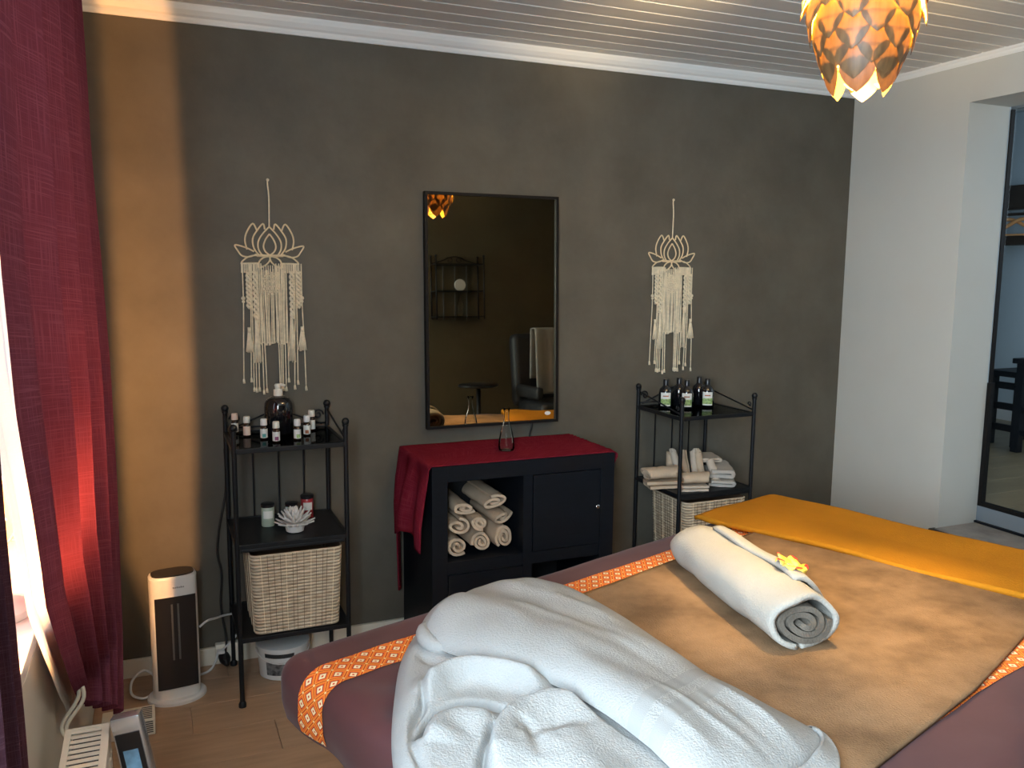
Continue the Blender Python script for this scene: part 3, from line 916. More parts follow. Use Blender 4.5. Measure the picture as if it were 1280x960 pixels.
dark_bottle('dark bottle with white and green label, leftmost of the front three', 2.093, 3.190, rz=-0.45)
dark_bottle('dark bottle with white and green label, behind the front finial', 2.170, 3.140, rz=-0.45)
dark_bottle('dark bottle with white and green label, rightmost of the front three', 2.283, 3.145, rz=-0.45)
dark_bottle('dark bottle standing behind the middle labelled bottle', 2.180, 3.215, rz=1.2)
dark_bottle('dark bottle standing behind the rightmost labelled bottle', 2.288, 3.215, rz=1.3)

# ------------------------------------------------------------------ towels: rolled and folded
def roll_section(rx, rz_, turns, th, seed=0, inner=0.12, flap=0.0):
    """centre line of a rolled towel's cross-section, from the inside out"""
    random.seed(seed); ph = random.uniform(0, 6.28)
    n = int(turns * 22); pts = []
    for i in range(n + 1):
        s = i / n; a = ph + s * turns * 2 * PI
        k = lerp(inner, 1.0, s) * (1 + 0.035 * math.sin(3 * a + seed))
        pts.append(((rx - th / 2) * k * math.cos(a), (rz_ - th / 2) * k * math.sin(a)))
    return pts


def roll_mesh(name, section, th, length, mats, parent, axis_y=True, hem=0.0, sag=0.0, nseg=8, seed=0):
    """extrude a thick ribbon section along Y; ends wobble a little per turn"""
    m = MB(); n = len(section)
    nrm = []
    for i in range(n):
        a = section[max(i - 1, 0)]; b = section[min(i + 1, n - 1)]
        dx, dz = b[0] - a[0], b[1] - a[1]; l = math.hypot(dx, dz) or 1
        nrm.append((-dz / l, dx / l))
    ring = []
    for i in range(n): ring.append((section[i][0] + nrm[i][0] * th * .36, section[i][1] + nrm[i][1] * th * .36, i))
    for i in range(n - 1, -1, -1): ring.append((section[i][0] - nrm[i][0] * th * .36, section[i][1] - nrm[i][1] * th * .36, i))
    k = len(ring); vs = []
    ends = [0, 0.035, 0.07] + [0.07 + 0.86 * (j + 1) / nseg for j in range(nseg - 1)] + [0.93, 0.965, 1]
    for q in ends:
        for x, z, i in ring:
            w_ = 0.010 * math.sin(i * 0.29 + seed) * (1 if q < .5 else -1)
            endf = max(0, 1 - q / .035) if q < .5 else max(0, 1 - (1 - q) / .035)
            sc = 1 - 0.05 * endf
            nz = noise.noise(Vector((x * 14 + seed, z * 14, q * 6))) * 0.004
            l = math.hypot(x, z) or 1
            vs.append((x * sc + nz * x / l, q * length + w_ * endf, z * sc + nz * z / l))
    fs = []
    for j in range(len(ends) - 1):
        for i in range(k):
            i2 = (i + 1) % k; fs.append((j * k + i, j * k + i2, (j + 1) * k + i2, (j + 1) * k + i))
    half = n
    for i in range(half - 1):
        a, b = i, i + 1; c, d = k - 2 - i, k - 1 - i
        fs.append((a, b, c, d)[::-1]); e = (len(ends) - 1) * k
        fs.append((e + a, e + b, e + c, e + d))
    m.add(vs, fs)
    o = m.build(name, mats, parent, smooth=True, angle=60)
    o.data.validate(); return o


def fold_section(w_, h, layers, th):
    """zig-zag folded towel cross-section (seen at its fold)"""
    pts = []; z = -h / 2 + th / 2; dz = (h - th) / max(1, layers - 1); x = w_ / 2 - th / 2
    for i in range(layers):
        s = 1 if i % 2 == 0 else -1
        pts += [(-s * x * .96 if i == 0 else -s * x * .80, z), (0, z), (s * x * .80, z)]
        if i < layers - 1:
            pts += [(s * x * .94, z + dz * .18), (s * x, z + dz * .5), (s * x * .94, z + dz * .82)]
        z += dz
    return pts


# cabinet: eight rolled towels in the open compartment (set after the cabinet)
CX0, CX1, CY0, CY1, CH = 0.905, 1.658, 2.872, 3.262, 0.795
cb = thing('sideboard', 'black square-compartment sideboard under the mirror with rolled towels in it', 'cabinet', (CX0, CY0, 0))
bd_ = MB(); wC = CX1 - CX0; dC = CY1 - CY0; e = 0.060; xm0, xm1 = 0.362, 0.400; zm0, zm1 = 0.385, 0.432
bd_.box((0, 0, 0), (e, dC, CH), bev=.0015).box((wC - e, 0, 0), (wC, dC, CH), bev=.0015).box((e, 0, CH - e), (wC - e, dC, CH), bev=.0015).box((e, 0, 0), (wC - e, dC, e), bev=.0015)
bd_.box((xm0, 0.002, e), (xm1, dC, CH - e)).box((e, 0.003, zm0), (xm0, dC, zm1)).box((xm1, 0.003, zm0), (wC - e, dC, zm1))
bd_.build('carcass', M['black_wood'], cb)
MB().box((e, dC - 0.006, e), (wC - e, dC - 0.001, CH - e)).build('back_panel', M['inside_black'], cb)
d1 = MB().box((xm1 + 0.003, -0.002, zm1 + 0.003), (wC - e - 0.003, 0.014, CH - e - 0.003), bev=.0015).build('door', M['black_wood'], cb)
MB().lathe([(0.004, 0), (0.004, 0.012), (0.008, 0.014), (0.008, 0.018), (0.005, 0.020)], n=14).build('knob', M['chrome'], d1, smooth=True, angle=40)
kb = d1.children[0]; kb.location = (0.672, -0.002, 0.589); kb.rotation_euler = (PI / 2, 0, 0)
d2 = MB().box((e + 0.003, -0.002, e + 0.003), (xm0 - 0.003, 0.014, zm0 - 0.003), bev=.0015).build('door', M['black_wood'], cb)
MB().lathe([(0.004, 0), (0.004, 0.012), (0.008, 0.014), (0.008, 0.018), (0.005, 0.020)], n=14).build('knob', M['black_plastic'], d2, smooth=True, angle=40)
kb = d2.children[0]; kb.location = (0.10, -0.002, 0.22); kb.rotation_euler = (PI / 2, 0, 0)

rolls = [  # centre x, z, half width, half height, turns, which one
    (1.018, 0.474, 0.053, 0.040, 1.9, 'lower left corner of the compartment, half hidden'),
    (1.118, 0.478, 0.045, 0.044, 2.3, 'bottom centre, round spiral'),
    (1.213, 0.483, 0.047, 0.049, 2.4, 'bottom right, largest round spiral'),
    (1.020, 0.552, 0.054, 0.036, 1.6, 'second layer left, flat folded'),
    (1.112, 0.553, 0.037, 0.031, 2.0, 'second layer centre, small spiral'),
    (1.204, 0.563, 0.050, 0.031, 1.7, 'second layer right, slanting folds'),
    (1.047, 0.617, 0.051, 0.029, 1.7, 'top layer left'),
    (1.166, 0.628, 0.062, 0.033, 1.8, 'top layer right, widest'),
]
for i, (x, z, a, b, tn, wh) in enumerate(rolls):
    t = thing('rolled_towel', 'beige rolled towel in the black sideboard, ' + wh, 'towel', (x, CY0 + 0.045 + 0.008 * (i % 3), z), 0, group='rolled towels in the sideboard')
    th = min(0.0145, b / (tn + .2))
    roll_mesh('towel_roll', roll_section(a, b, tn, th, seed=i + 2), th, 0.26, M['beige_terry'], t, seed=i)
    if i in (5, 7): t.rotation_euler = (0, -0.30, 0)
t = thing('folded_towel', 'brown folded towel in the open lower right compartment of the sideboard', 'towel', (CX0 + 0.50, CY0 + 0.06, 0.115))
roll_mesh('folded_layers', fold_section(0.19, 0.10, 5, 0.018), 0.018, 0.24, M['beige_terry'], t, seed=9)

# ---- towels on the right rack's steel shelf
def folded(label, x, y, z, wd, h, layers, ln, mt, rz=0.0, ry=0.0, rx=0.0):
    t = thing('folded_towel', label, 'towel', (x, y, z + h / 2), rz, group='hand towels on the right rack')
    t.rotation_euler = (rx, ry, rz)
    if layers == 0: o = roll_mesh('folded_layers', roll_section(wd / 2, h / 2, 1.6, h * 0.27, seed=3, inner=0.3), h * 0.27, ln, mt, t, seed=5)
    else: o = roll_mesh('folded_layers', fold_section(wd, h, layers, h / layers * 0.98), h / layers * 0.98, ln, mt, t, seed=int(x * 100) % 17)
    o.location = (0, -ln / 2, 0)
    return t


folded('beige folded towel hanging over the left edge of the shelf, bottom of its stack', 2.015, 3.075, ST, 0.11, 0.034, 2, 0.15, M['beige_terry'], 1.35)
folded('beige folded towel with thick round fold on the left stack, on top', 2.008, 3.080, ST + 0.035, 0.115, 0.062, 0, 0.150, M['beige_terry'], 1.45)
folded('pale cream washcloth draped flat at the front post, lower one', 2.110, 2.985, ST, 0.09, 0.026, 2, 0.13, M['sand_terry'], 1.25)
folded('beige washcloth folded over at the front post, upper one', 2.115, 2.990, ST + 0.0265, 0.105, 0.056, 0, 0.12, M['beige_terry'], 1.3)
folded('light grey folded towel at the bottom of the right stack', 2.305, 3.060, ST, 0.13, 0.034, 2, 0.20, M['grey_terry'], -0.55)
folded('light grey folded towel in the middle of the right stack', 2.300, 3.065, ST + 0.035, 0.13, 0.046, 2, 0.20, M['grey_terry'], -0.50)
folded('light beige folded towel on top at the back of the right stack', 2.292, 3.150, ST + 0.081, 0.12, 0.026, 2, 0.12, M['sand_terry'], -0.30)
for i, (x, y, lean, wh) in enumerate(((2.120, 3.175, 0.06, 'far left of the upright fan'), (2.150, 3.140, -0.28, 'second of the upright fan'), (2.178, 3.120, -0.22, 'third of the upright fan'),
                                      (2.206, 3.100, -0.10, 'behind the front post'), (2.236, 3.085, -0.22, 'right half of the upright fan'), (2.262, 3.010, -0.38, 'rightmost, leaning to the right stack'))):
    t = thing('rolled_washcloth', 'upright rolled beige washcloth, ' + wh, 'towel', (x, y, ST + 0.006), 0, group='upright rolled washcloths')
    rr = 0.0195 if i else 0.026; ln = 0.138 if i not in (0, 5) else (0.110 if i == 0 else 0.118)
    o = roll_mesh('towel_roll', roll_section(rr * 1.05, rr, 2.2, 0.007, seed=i + 20), 0.007, ln, M['sand_terry'] if i % 2 else M['beige_terry'], t, seed=i, nseg=4)
    t.rotation_euler = (PI / 2 + 0.05, 0, 0)
    t.rotation_euler = Matrix.Rotation(lean, 3, 'Y').to_4x4().to_euler() if False else (PI / 2 - 0.05, lean * 0, 0)
    t.matrix_world = Matrix.Translation((x, y, ST + 0.006)) @ Matrix.Rotation(lean, 4, 'Y') @ Matrix.Rotation(PI / 2 - 0.06, 4, 'X')

# ------------------------------------------------------------------ red cloth over the sideboard, carafe
def cloth_over():
    z0 = CH + 0.003
    xa, xb = CX0 - 0.004, CX1 + 0.004
    def f(u, v):
        """u: along the cloth from left hem to right hem, v: front to back"""
        y = lerp(CY0 - 0.003, CY1 + 0.004, v)
        fr = interp([(0, 0.0), (0.30, .10), (0.55, 1.0), (1, 1.0)], v)
        # left drape length (front corner, middle, back tail)
        dl = interp([(0, 0.315), (0.30, 0.270), (0.62, 0.280), (0.80, 0.33), (1.0, 0.36)], v)
        drr = interp([(0, 0.02), (0.5, 0.25), (1.0, 0.42)], v)
        wl = xb - xa
        s = u * (dl + wl + drr)
        if s < dl:
            d = dl - s
            bulge = 0.055 * min(1, d / 0.22) * (0.35 + 0.65 * math.sin(PI * min(1, v * 1.1 + .05)))
            bulge += 0.016 * math.sin(v * 15 + d * 3) * min(1, d / 0.12)
            fwd = -0.010 * min(1, d / .2) * (1 - v)
            return (xa - 0.006 - max(0.0, bulge), y + fwd, z0 - d)
        s -= dl
        if s <= wl: return (xa + s, y, z0 + 0.0012 * math.sin(s * 25) * math.sin(v * 9))
        d = s - wl
        return (xb + 0.006 + 0.010 * math.sin(v * 12) ** 2 * min(1, d / .1), y, z0 - d)
    m = MB().grid(f, 90, 40, uvf=lambda u, v: (u * 1.6, v * .4))
    o = m.build('table_cloth', M['table_cloth'], None, smooth=True); solid(o, 0.0022, 1.0)
    tag(o, 'burgundy cloth over the black sideboard hanging down its left side', 'cloth')
    # the back corner of the cloth hangs in a tail of its own, still the same cloth
    tl = MB().grid(lambda u, v: (CX0 - 0.014 - 0.030 * u * (1 - .2 * v) - 0.006 * math.sin(u * 9), CY1 + 0.006 - 0.09 * u, CH - 0.33 - v * (0.27 - 0.05 * u)), 8, 14, uvf=lambda u, v: (u * .1, v * .3))
    q = tl.build('cloth_tail', M['table_cloth'], o, smooth=True); solid(q, 0.003)
    return o


cloth_over()
t = thing('glass_carafe', 'small clear pear-shaped glass carafe on the burgundy cloth below the mirror', 'carafe', (1.262, 3.035, CH + 0.0065))
MB().lathe([(0.020, 0.0), (0.030, 0.002), (0.0325, 0.012), (0.031, 0.035), (0.024, 0.075), (0.014, 0.110), (0.010, 0.125), (0.010, 0.150), (0.014, 0.168), (0.0125, 0.168), (0.0085, 0.150), (0.0085, 0.125), (0.012, 0.110), (0.022, 0.075), (0.029, 0.035), (0.0305, 0.014), (0.026, 0.006), (0.001, 0.005)], n=28).build('body', M['clear'], t, smooth=True)

# ------------------------------------------------------------------ the massage bed
TH_ = math.radians(18.5)
BED = Matrix.Translation((0.228, 1.80, 0)) @ Matrix(((math.cos(TH_), math.sin(TH_), 0, 0), (math.sin(TH_), -math.cos(TH_), 0, 0), (0, 0, 1, 0), (0, 0, 0, 1)))
ZT = 0.66
BL, BV0, BV1 = 2.00, -0.055, 1.20
# BED is a mirrored frame, so build parts with world coordinates instead
def bw_(u, v, z): return BED @ Vector((u, v, z))


BB0 = bw_(BL / 2, (BV0 + BV1) / 2, 0)
def bl(u, v, z):
    """bed coordinates -> coordinates of an Empty placed at the bed's centre"""
    p = bw_(u, v, z); return (p.x - BB0.x, p.y - BB0.y, p.z)


def bbox(m, u0, u1, v0, v1, z0, z1, bev=0.006):
    bm = bmesh.new(); bmesh.ops.create_cube(bm, size=1)
    for q in bm.verts:
        q.co = Vector((lerp(u0, u1, q.co.x + .5), lerp(v0, v1, q.co.y + .5), lerp(z0, z1, q.co.z + .5)))
    if bev: bmesh.ops.bevel(bm, geom=list(bm.edges), offset=bev, segments=3, profile=.5, affect='EDGES')
    for q in bm.verts: q.co = Vector(bl(*q.co))
    bm.verts.index_update()
    m.add([q.co.copy() for q in bm.verts], [[q.index for q in f.verts][::-1] for f in bm.faces]); bm.free(); return m


bed = thing('massage_bed', 'wide pale wooden massage bed under a plum sheet across the room', 'bed', (BB0.x, BB0.y, 0))
bbox(MB(), 0.14, BL - 0.14, BV0 + .10, BV1 - .10, 0.44, 0.515, .004).build('bed_frame', M['birch'], bed)
bbox(MB(), 0.01, BL - 0.01, BV0 + .01, BV1 - .01, 0.521, ZT - 0.006, .045).build('mattress', M['mattress'], bed, smooth=True)
for u in (0.145, BL - 0.21):
    for v in (0.20, BV1 - 0.20):
        bbox(MB(), u, u + .06, v, v + .06, 0.0, 0.44, .004).build('leg', M['birch'], bed)


def bed_profile(s, z_hem, rad=0.05):
    """distance s over the edge (0 = rounding starts) -> (outward, z)"""
    arc = rad * PI / 2
    if s <= 0: return (0.0, ZT)
    if s < arc:
        a = s / rad; return (rad * math.sin(a), ZT - rad * (1 - math.cos(a)))
    return (rad, ZT - rad - (s - arc))


def sheet():
    """sheet grid: runs over the top and down all four sides with rounded edges"""
    rad = 0.055; drop = 0.138
    Lt, Wt = BL - 2 * rad, (BV1 - BV0) - 2 * rad
    nu, nv = 150, 100
    ext = rad * PI / 2 + drop - rad
    def f(a, b):
        s = -ext + a * (Lt + 2 * ext); t_ = -ext + b * (Wt + 2 * ext)
        # over-the-edge amounts
        eu = -s if s < 0 else (s - Lt if s > Lt else 0); ev = -t_ if t_ < 0 else (t_ - Wt if t_ > Wt else 0)
        su = -1 if s < 0 else 1; sv = -1 if t_ < 0 else 1
        cu = min(max(s, 0), Lt); cv = min(max(t_, 0), Wt)
        e_ = math.hypot(eu, ev)
        if e_ > 0:
            m_ = max(eu, ev); e2 = m_ if m_ > 0 else 0
            o_, z = bed_profile(e2, 0, rad)
            du, dv = eu / e_, ev / e_
            uu = cu + su * du * o_; vv = cv + sv * dv * o_
            # hem tucks slightly under
            tuck = max(0, (ZT - z - 0.10)) * 0.25
            uu -= su * du * tuck; vv -= sv * dv * tuck
        else:
            uu, vv, z = cu, cv, ZT
        uu += rad; vv += rad + BV0
        # shallow wrinkles running in from the foot and head ends
        wr = 0.0022 * noise.noise(Vector((uu * 3, vv * 9, 0))) + 0.0015 * noise.noise(Vector((uu * 9, vv * 22, 4)))
        k = math.exp(-((vv - 0.42) / 0.28) ** 2) * math.exp(-(uu / 0.30) ** 2)
        wr += 0.0045 * k * math.sin(vv * 42 - uu * 38) * (0.5 + 0.5 * math.sin(uu * 9))
        k2 = math.exp(-((vv - 1.08) / 0.16) ** 2)
        wr += 0.004 * k2 * math.sin(uu * 12 + vv * 30)
        z += wr
        if e_ > 0 and su < 0 and eu >= ev: uu -= 0.004 * math.sin(vv * 26) * min(1, (ZT - z) / .1)
        return bl(uu, vv, z)
    m = MB().grid(f, nu, nv)
    o = m.build('bed_sheet', M['sheet'], None, smooth=True)
    o.location = (BB0.x, BB0.y, 0)
    tag(o, 'plum brown fitted sheet with two orange patterned woven bands along the bed', 'sheet')
    # woven bands, sewn on top of the sheet
    for v0, v1 in ((0.078, 0.172), (0.955, 1.050)):
        def g(a, b):
            s = -ext + 0.01 + a * (Lt + ext); vv = lerp(v0, v1, b)
            if s < 0:
                o_, z = bed_profile(-s, 0, rad); tuck = max(0, (ZT - z - 0.10)) * 0.25; uu = rad - o_ + tuck
                nu_, nz_ = -o_ / rad, 1 - o_ / rad
            else: uu, z, nu_, nz_ = s + rad, ZT, 0, 1
            k = math.exp(-((vv - 0.42) / 0.28) ** 2) * math.exp(-(uu / 0.30) ** 2)
            wr = 0.0022 * noise.noise(Vector((uu * 3, vv * 9, 0))) + 0.0015 * noise.noise(Vector((uu * 9, vv * 22, 4))) + 0.0045 * k * math.sin(vv * 42 - uu * 38) * (0.5 + 0.5 * math.sin(uu * 9))
            k2 = math.exp(-((vv - 1.08) / 0.16) ** 2); wr += 0.004 * k2 * math.sin(uu * 12 + vv * 30)
            off = 0.0028
            if v0 > .5: vv += interp([(0.6, -0.020), (1.0, -0.010), (1.2, 0.012), (2, 0.012)], uu)
            return bl(uu + nu_ * off - (0.004 * math.sin(vv * 26) * min(1, (ZT - z) / .1) if s < 0 else 0), vv, z + wr + nz_ * off)
        bo = MB().grid(g, 220, 6, uvf=lambda a, b: (a * (Lt + ext), lerp(v0, v1, b))).build('patterned_band', M['band'], o, smooth=True)
        bo['label'] = 'orange woven band with cream diamond pattern'


sheet()


def slab(name, label, cat, mt, f_top, nu, nv, th, uvs=None):
    m = MB().grid(f_top, nu, nv)
    o = m.build(name, mt, None, smooth=True)
    md = o.modifiers.new('thickness', 'SOLIDIFY'); md.thickness = th; md.offset = 0
    o.location = (BB0.x, BB0.y, 0)
    return tag(o, label, cat)


def towel_f(a, b):
    u = lerp(0.30, 1.64, a); v = lerp(0.168, 1.035, b)
    u += 0.012 * math.sin(b * 5 + 1); v += 0.006 * math.sin(a * 6) * (1 - b); v += b * interp([(0.3, 0.0), (0.6, 0.002), (1.0, 0.004), (1.15, -0.006), (1.35, -0.022), (1.7, -0.030)], u)
    z = ZT + 0.0105 + 0.0018 * noise.noise(Vector((u * 4, v * 4, 2)))
    return bl(u, v, z)


o = slab('brown_towel', 'large brown terry towel spread flat between the orange bands of the bed', 'towel', M['brown_towel'], towel_f, 90, 60, 0.009)


def blanket_f(a, b):
    """mustard fleece folded over the foot of the bed; a across u, b across v"""
    v = lerp(-0.070, 1.30, b)
    u0 = interp([(-0.085, 1.560), (0.0, 1.535), (0.5, 1.580), (0.93, 1.590), (1.3, 1.58)], v)
    u1 = 2.005
    s = a
    if s < 0.88:
        q = s / 0.88
        u = lerp(u0, u1, q); z = ZT + 0.012 + 0.008 * max(0, min(1, (1.80 - u) / .12)) + 0.004 * math.sin(min(1, q * 1.4) * PI * .5)
        z += 0.008 * math.exp(-((v - 0.1) / .2) ** 2) * math.sin(q * 3)
    else:
        q = (s - 0.88) / 0.12
        u = u1 + 0.030 * math.sin(q * PI / 2); z = ZT + 0.016 - 0.16 * q * q
    z += 0.005 * noise.noise(Vector((u * 5, v * 4, 1))) + 0.003 * math.sin(v * 9 + u * 3)
    # droops over the long edges
    over = max(0, -0.03 - v); over2 = max(0, v - 1.17)
    z -= 1.3 * over2 + (over / 0.06) ** 2 * 0.020
    return bl(u, v, z)


slab('mustard_blanket', 'mustard yellow fleece blanket folded across the foot of the bed', 'blanket', M['yellow'], blanket_f, 40, 90, 0.014)

# ------------------------------------------------------------------ rolled towel on the bed with a flower
P0 = Vector((1.300, 1.402, 0)); P1 = Vector((1.404, 1.975, 0))
ax = (P1 - P0); ln = ax.length; ang = math.atan2(ax.y, ax.x) - PI / 2
RRAD = 0.070
t = thing('rolled_bath_towel', 'thick white bath towel rolled up on the brown towel, spiral end coloured as in shade', 'towel', (P0.x, P0.y, ZT + 0.016 + RRAD * 0.84), ang)
sec = roll_section(RRAD * 1.04, RRAD * 0.77, 2.4, 0.019, seed=5, inner=0.16)
roll_mesh('rolled_core', sec, 0.019, ln - 0.006, M['roll_shade'], t, seed=3, nseg=12)  # darker terry stands in for shade on the spiral end
o = MB()
nn = 40
def skin(u, v):
    # outer white wrap; open under the near side, loose flap end on the right
    a = lerp(-2.95, 3.20, u)          # angle from +z, clockwise positive = right
    r = RRAD * (1.0 + 0.03 * math.sin(v * 7 + a))
    y = v * ln + 0.006 * math.sin(a * 3)
    x = r * 1.12 * math.sin(a); z = r * 0.84 * math.cos(a)
    e = max(0, 1 - v / 0.05, 1 - (1 - v) / 0.05); x *= 1 - 0.05 * e * e; z *= 1 - 0.05 * e * e
    far = max(0.0, (v - 0.88) / 0.12); x *= 1 - 0.20 * far ** 2; z = z * (1 - 0.22 * far ** 2) - 0.006 * far
    nz = noise.noise(Vector((a * 1.5, v * 7, 0))) * 0.004
    return (x + nz * math.sin(a), y, max(z + nz * math.cos(a), -RRAD * 0.84))
o.grid(skin, 44, 40)
w1 = o.build('white_wrap', M['roll_terry'], t, smooth=True); solid(w1, 0.012, 0)
# loose inner edge of the towel standing off on the right side, with a gap under it
fp = MB().grid(lambda u, v: (lerp(0.020, 0.116, u) + 0.008 * math.sin(v * 5), 0.085 + v * 0.40, lerp(0.066, -0.020, u ** 1.7) + 0.014 * math.sin(u * PI) + 0.004 * math.sin(v * 9)), 10, 24)
w2 = fp.build('loose_flap', M['roll_terry'], t, smooth=True); solid(w2, 0.011, 0)

fx, fy, fz = 1.372, 1.545, ZT + 0.016 + 2 * RRAD * 0.84 + 0.018
t = thing('frangipani_flower', 'yellow frangipani blossom with red petal edges lying on the rolled towel', 'flower', (fx, fy, fz - 0.018), 0.4)
t.rotation_euler = (0.25, 0.20, 0.3); t.scale = (1.15, 1.15, 1.15)
for i in range(5):
    a = 2 * PI * i / 5
    m = MB(); vs = []; fs = []; mi = []
    for s in range(7):
        q = s / 6; hw = 0.019 * math.sin(PI * min(1, q * 0.72 + 0.16)) ** .6 if q < 1 else 0.004
        for j in (-1, -.4, .3, 1):
            vs.append((0.003 + q * 0.031, hw * j + 0.004 * q, 0.004 + 0.020 * math.sin(q * 2.2) + 0.006 * j * q))
    for s in range(6):
        for j in range(3): k = s * 4 + j; fs.append((k, k + 4, k + 5, k + 1))
    m.add(vs, fs)
    m.mi = [1 if (k % 3 == 2 and k // 3 > 3) else 0 for k in range(len(fs))]
    p = m.build('petal', [M['petal_yellow'], M['petal_red']], t, smooth=True); solid(p, 0.0015)
    p.matrix_local = Matrix.Rotation(a, 4, 'Z')
MB().tube([(0, 0, -0.004), (0, 0, 0.008)], [0.003, 0.006], 8).build('throat', M['petal_red'], t, smooth=True)

# ------------------------------------------------------------------ pillow in a white towel, crumpled towel
def poly_dist(px, py, pl):
    best = 1e9; side = 0; tt = 0
    for i in range(len(pl) - 1):
        ax_, ay = pl[i]; bx, by = pl[i + 1]; dx, dy = bx - ax_, by - ay; L2 = dx * dx + dy * dy
        q = max(0, min(1, ((px - ax_) * dx + (py - ay) * dy) / L2)); cx_, cy_ = ax_ + q * dx, ay + q * dy
        d = math.hypot(px - cx_, py - cy_)
        if d < best:
            best = d; side = 1 if dx * (py - ay) - dy * (px - ax_) > 0 else -1; tt = (i + q) / (len(pl) - 1)
    return best, side, tt


def spline_at(pts, v):
    n = len(pts) - 1; q = min(max(v, 0), 0.99999) * n; i = int(q); t_ = q - i
    p0, p1, p2, p3 = [Vector(pts[min(max(k, 0), n)]) for k in (i - 1, i, i + 1, i + 2)]
    return 0.5 * ((2 * p1) + (p2 - p0) * t_ + (2 * p0 - 5 * p1 + 4 * p2 - p3) * t_ * t_ + (3 * p1 - p0 - 3 * p2 + p3) * t_ ** 3)


def pillow():
    cx_, cy_ = 0.80, 1.45
    up = [(0.850, 1.965), (0.945, 1.870), (0.990, 1.750), (0.998, 1.580), (1.000, 1.420), (1.030, 1.260), (1.085, 1.085)]
    lo = [(0.515, 1.760), (0.505, 1.620), (0.570, 1.500), (0.660, 1.380), (0.705, 1.240), (0.725, 1.080), (0.740, 0.960)]
    t = thing('towel_covered_pillow', 'long pillow covered by a white terry towel on the near end of the bed', 'pillow', (cx_, cy_, ZT + 0.016))
    N1, N2 = 70, 120
    WR = [(0.07, 0.12, 0.0030, 0.022, 0.06, 0.42), (-0.04, 0.16, 0.0034, 0.020, 0.16, 0.60), (0.11, 0.02, 0.0025, 0.018, 0.25, 0.55),
          (0.02, 0.10, 0.0028, 0.016, 0.40, 0.66), (-0.12, 0.06, 0.0040, 0.012, 0.68, 0.90), (-0.05, 0.05, 0.0045, 0.011, 0.66, 0.94), (0.02, -0.10, 0.0048, 0.013, 0.72, 0.93),
          (0.09, -0.16, 0.0050, 0.010, 0.74, 0.95)]
    def f(a, b, top=True):
        v = b
        p = spline_at(lo, v); q = spline_at(up, v)
        r_ = p.lerp(q, a)
        wdt = (q - p).length
        # short ends bow outwards / hang in
        e0 = (1 - v) ** 8; e1 = v ** 10
        r_ = r_ + Vector((-0.030, 0.045)) * e0 * math.sin(PI * a) + Vector((0.010, -0.030)) * e1 * math.sin(PI * a)
        eu = min(1, a / 0.34) if a < .5 else min(1, (1 - a) / 0.42)
        ev = min(1, v / 0.17, (1 - v) / 0.22)
        prof = (1 - (1 - eu) ** 2.2) ** 0.60 * (1 - (1 - ev) ** 2.0) ** 0.62
        lift = 0.050 * max(0, 1 - a / 0.55) ** 1.2 * min(1, v / .12) * (1 - 0.5 * max(0, (v - .8) / .2))
        h = lift + (0.082 * lerp(1.0, 0.80, v)) * prof
        if not top: return (r_.x - cx_, r_.y - cy_, lift)
        w_ = 0.012 * noise.noise(Vector((r_.x * 5, r_.y * 5, 3))) + 0.005 * noise.noise(Vector((r_.x * 17, r_.y * 9, 1)))
        pu = (a - .5) * wdt; pv = v * 0.95
        for (c0, slope, amp, wid, v0, v1) in WR:
            s_ = pu - c0 - slope * (pv - v0)
            k = max(0, min(1, (pv - v0) / .08)) * max(0, min(1, (v1 - pv) / .10))
            w_ += amp * math.exp(-(s_ / wid) ** 2) * k
        h += w_ * min(1, prof * 1.3)
        return (r_.x - cx_, r_.y - cy_, max(h, lift + 0.001))
    m = MB().grid(lambda a, b: f(a, b, True), N1, N2)
    m.grid(lambda a, b: f(a, b, False), 16, 24, flip=True)
    m.mi = [1 if (i < N1 * N2 and (0.725 < (i // N1) / N2 < 0.760 or 0.788 < (i // N1) / N2 < 0.825)) else 0 for i in range(len(m.f))]
    m.build('towel_cover', [M['white_terry'], M['white_hem']], t, smooth=True)
    # loose towel end hanging out at the foot end
    def flap(a, b):
        p = spline_at([(1.076, 1.092), (1.060, 1.040), (0.990, 0.985), (0.90, 0.950), (0.80, 0.935)], a)
        out = Vector((0.35, -0.93))
        p = p + out * (b * (0.055 - 0.020 * a) * min(1, a * 2)) - out * 0.035
        z = 0.026 * (1 - b) ** 1.3 * min(1, a * 2.0) + 0.008 + 0.004 * math.sin(a * 11) ** 2 + 0.004 * b
        return (p.x - cx_, p.y - cy_, z)
    o = MB().grid(flap, 36, 10).build('towel_end', M['white_terry'], t, smooth=True); solid(o, 0.008, 0)
    # rolled lip where the towel turns under at the head end
    lip = smooth_path([(0.540, 1.715, 0.052), (0.512, 1.685, 0.056), (0.503, 1.640, 0.054), (0.518, 1.600, 0.050), (0.550, 1.580, 0.050)], 6)
    MB().tube([(p.x - cx_, p.y - cy_, p.z) for p in lip], [0.006 + 0.012 * math.sin(PI * i / (len(lip) - 1)) for i in range(len(lip))], 10).build('turned_edge', M['white_terry'], t, smooth=True)
    return t


pillow()


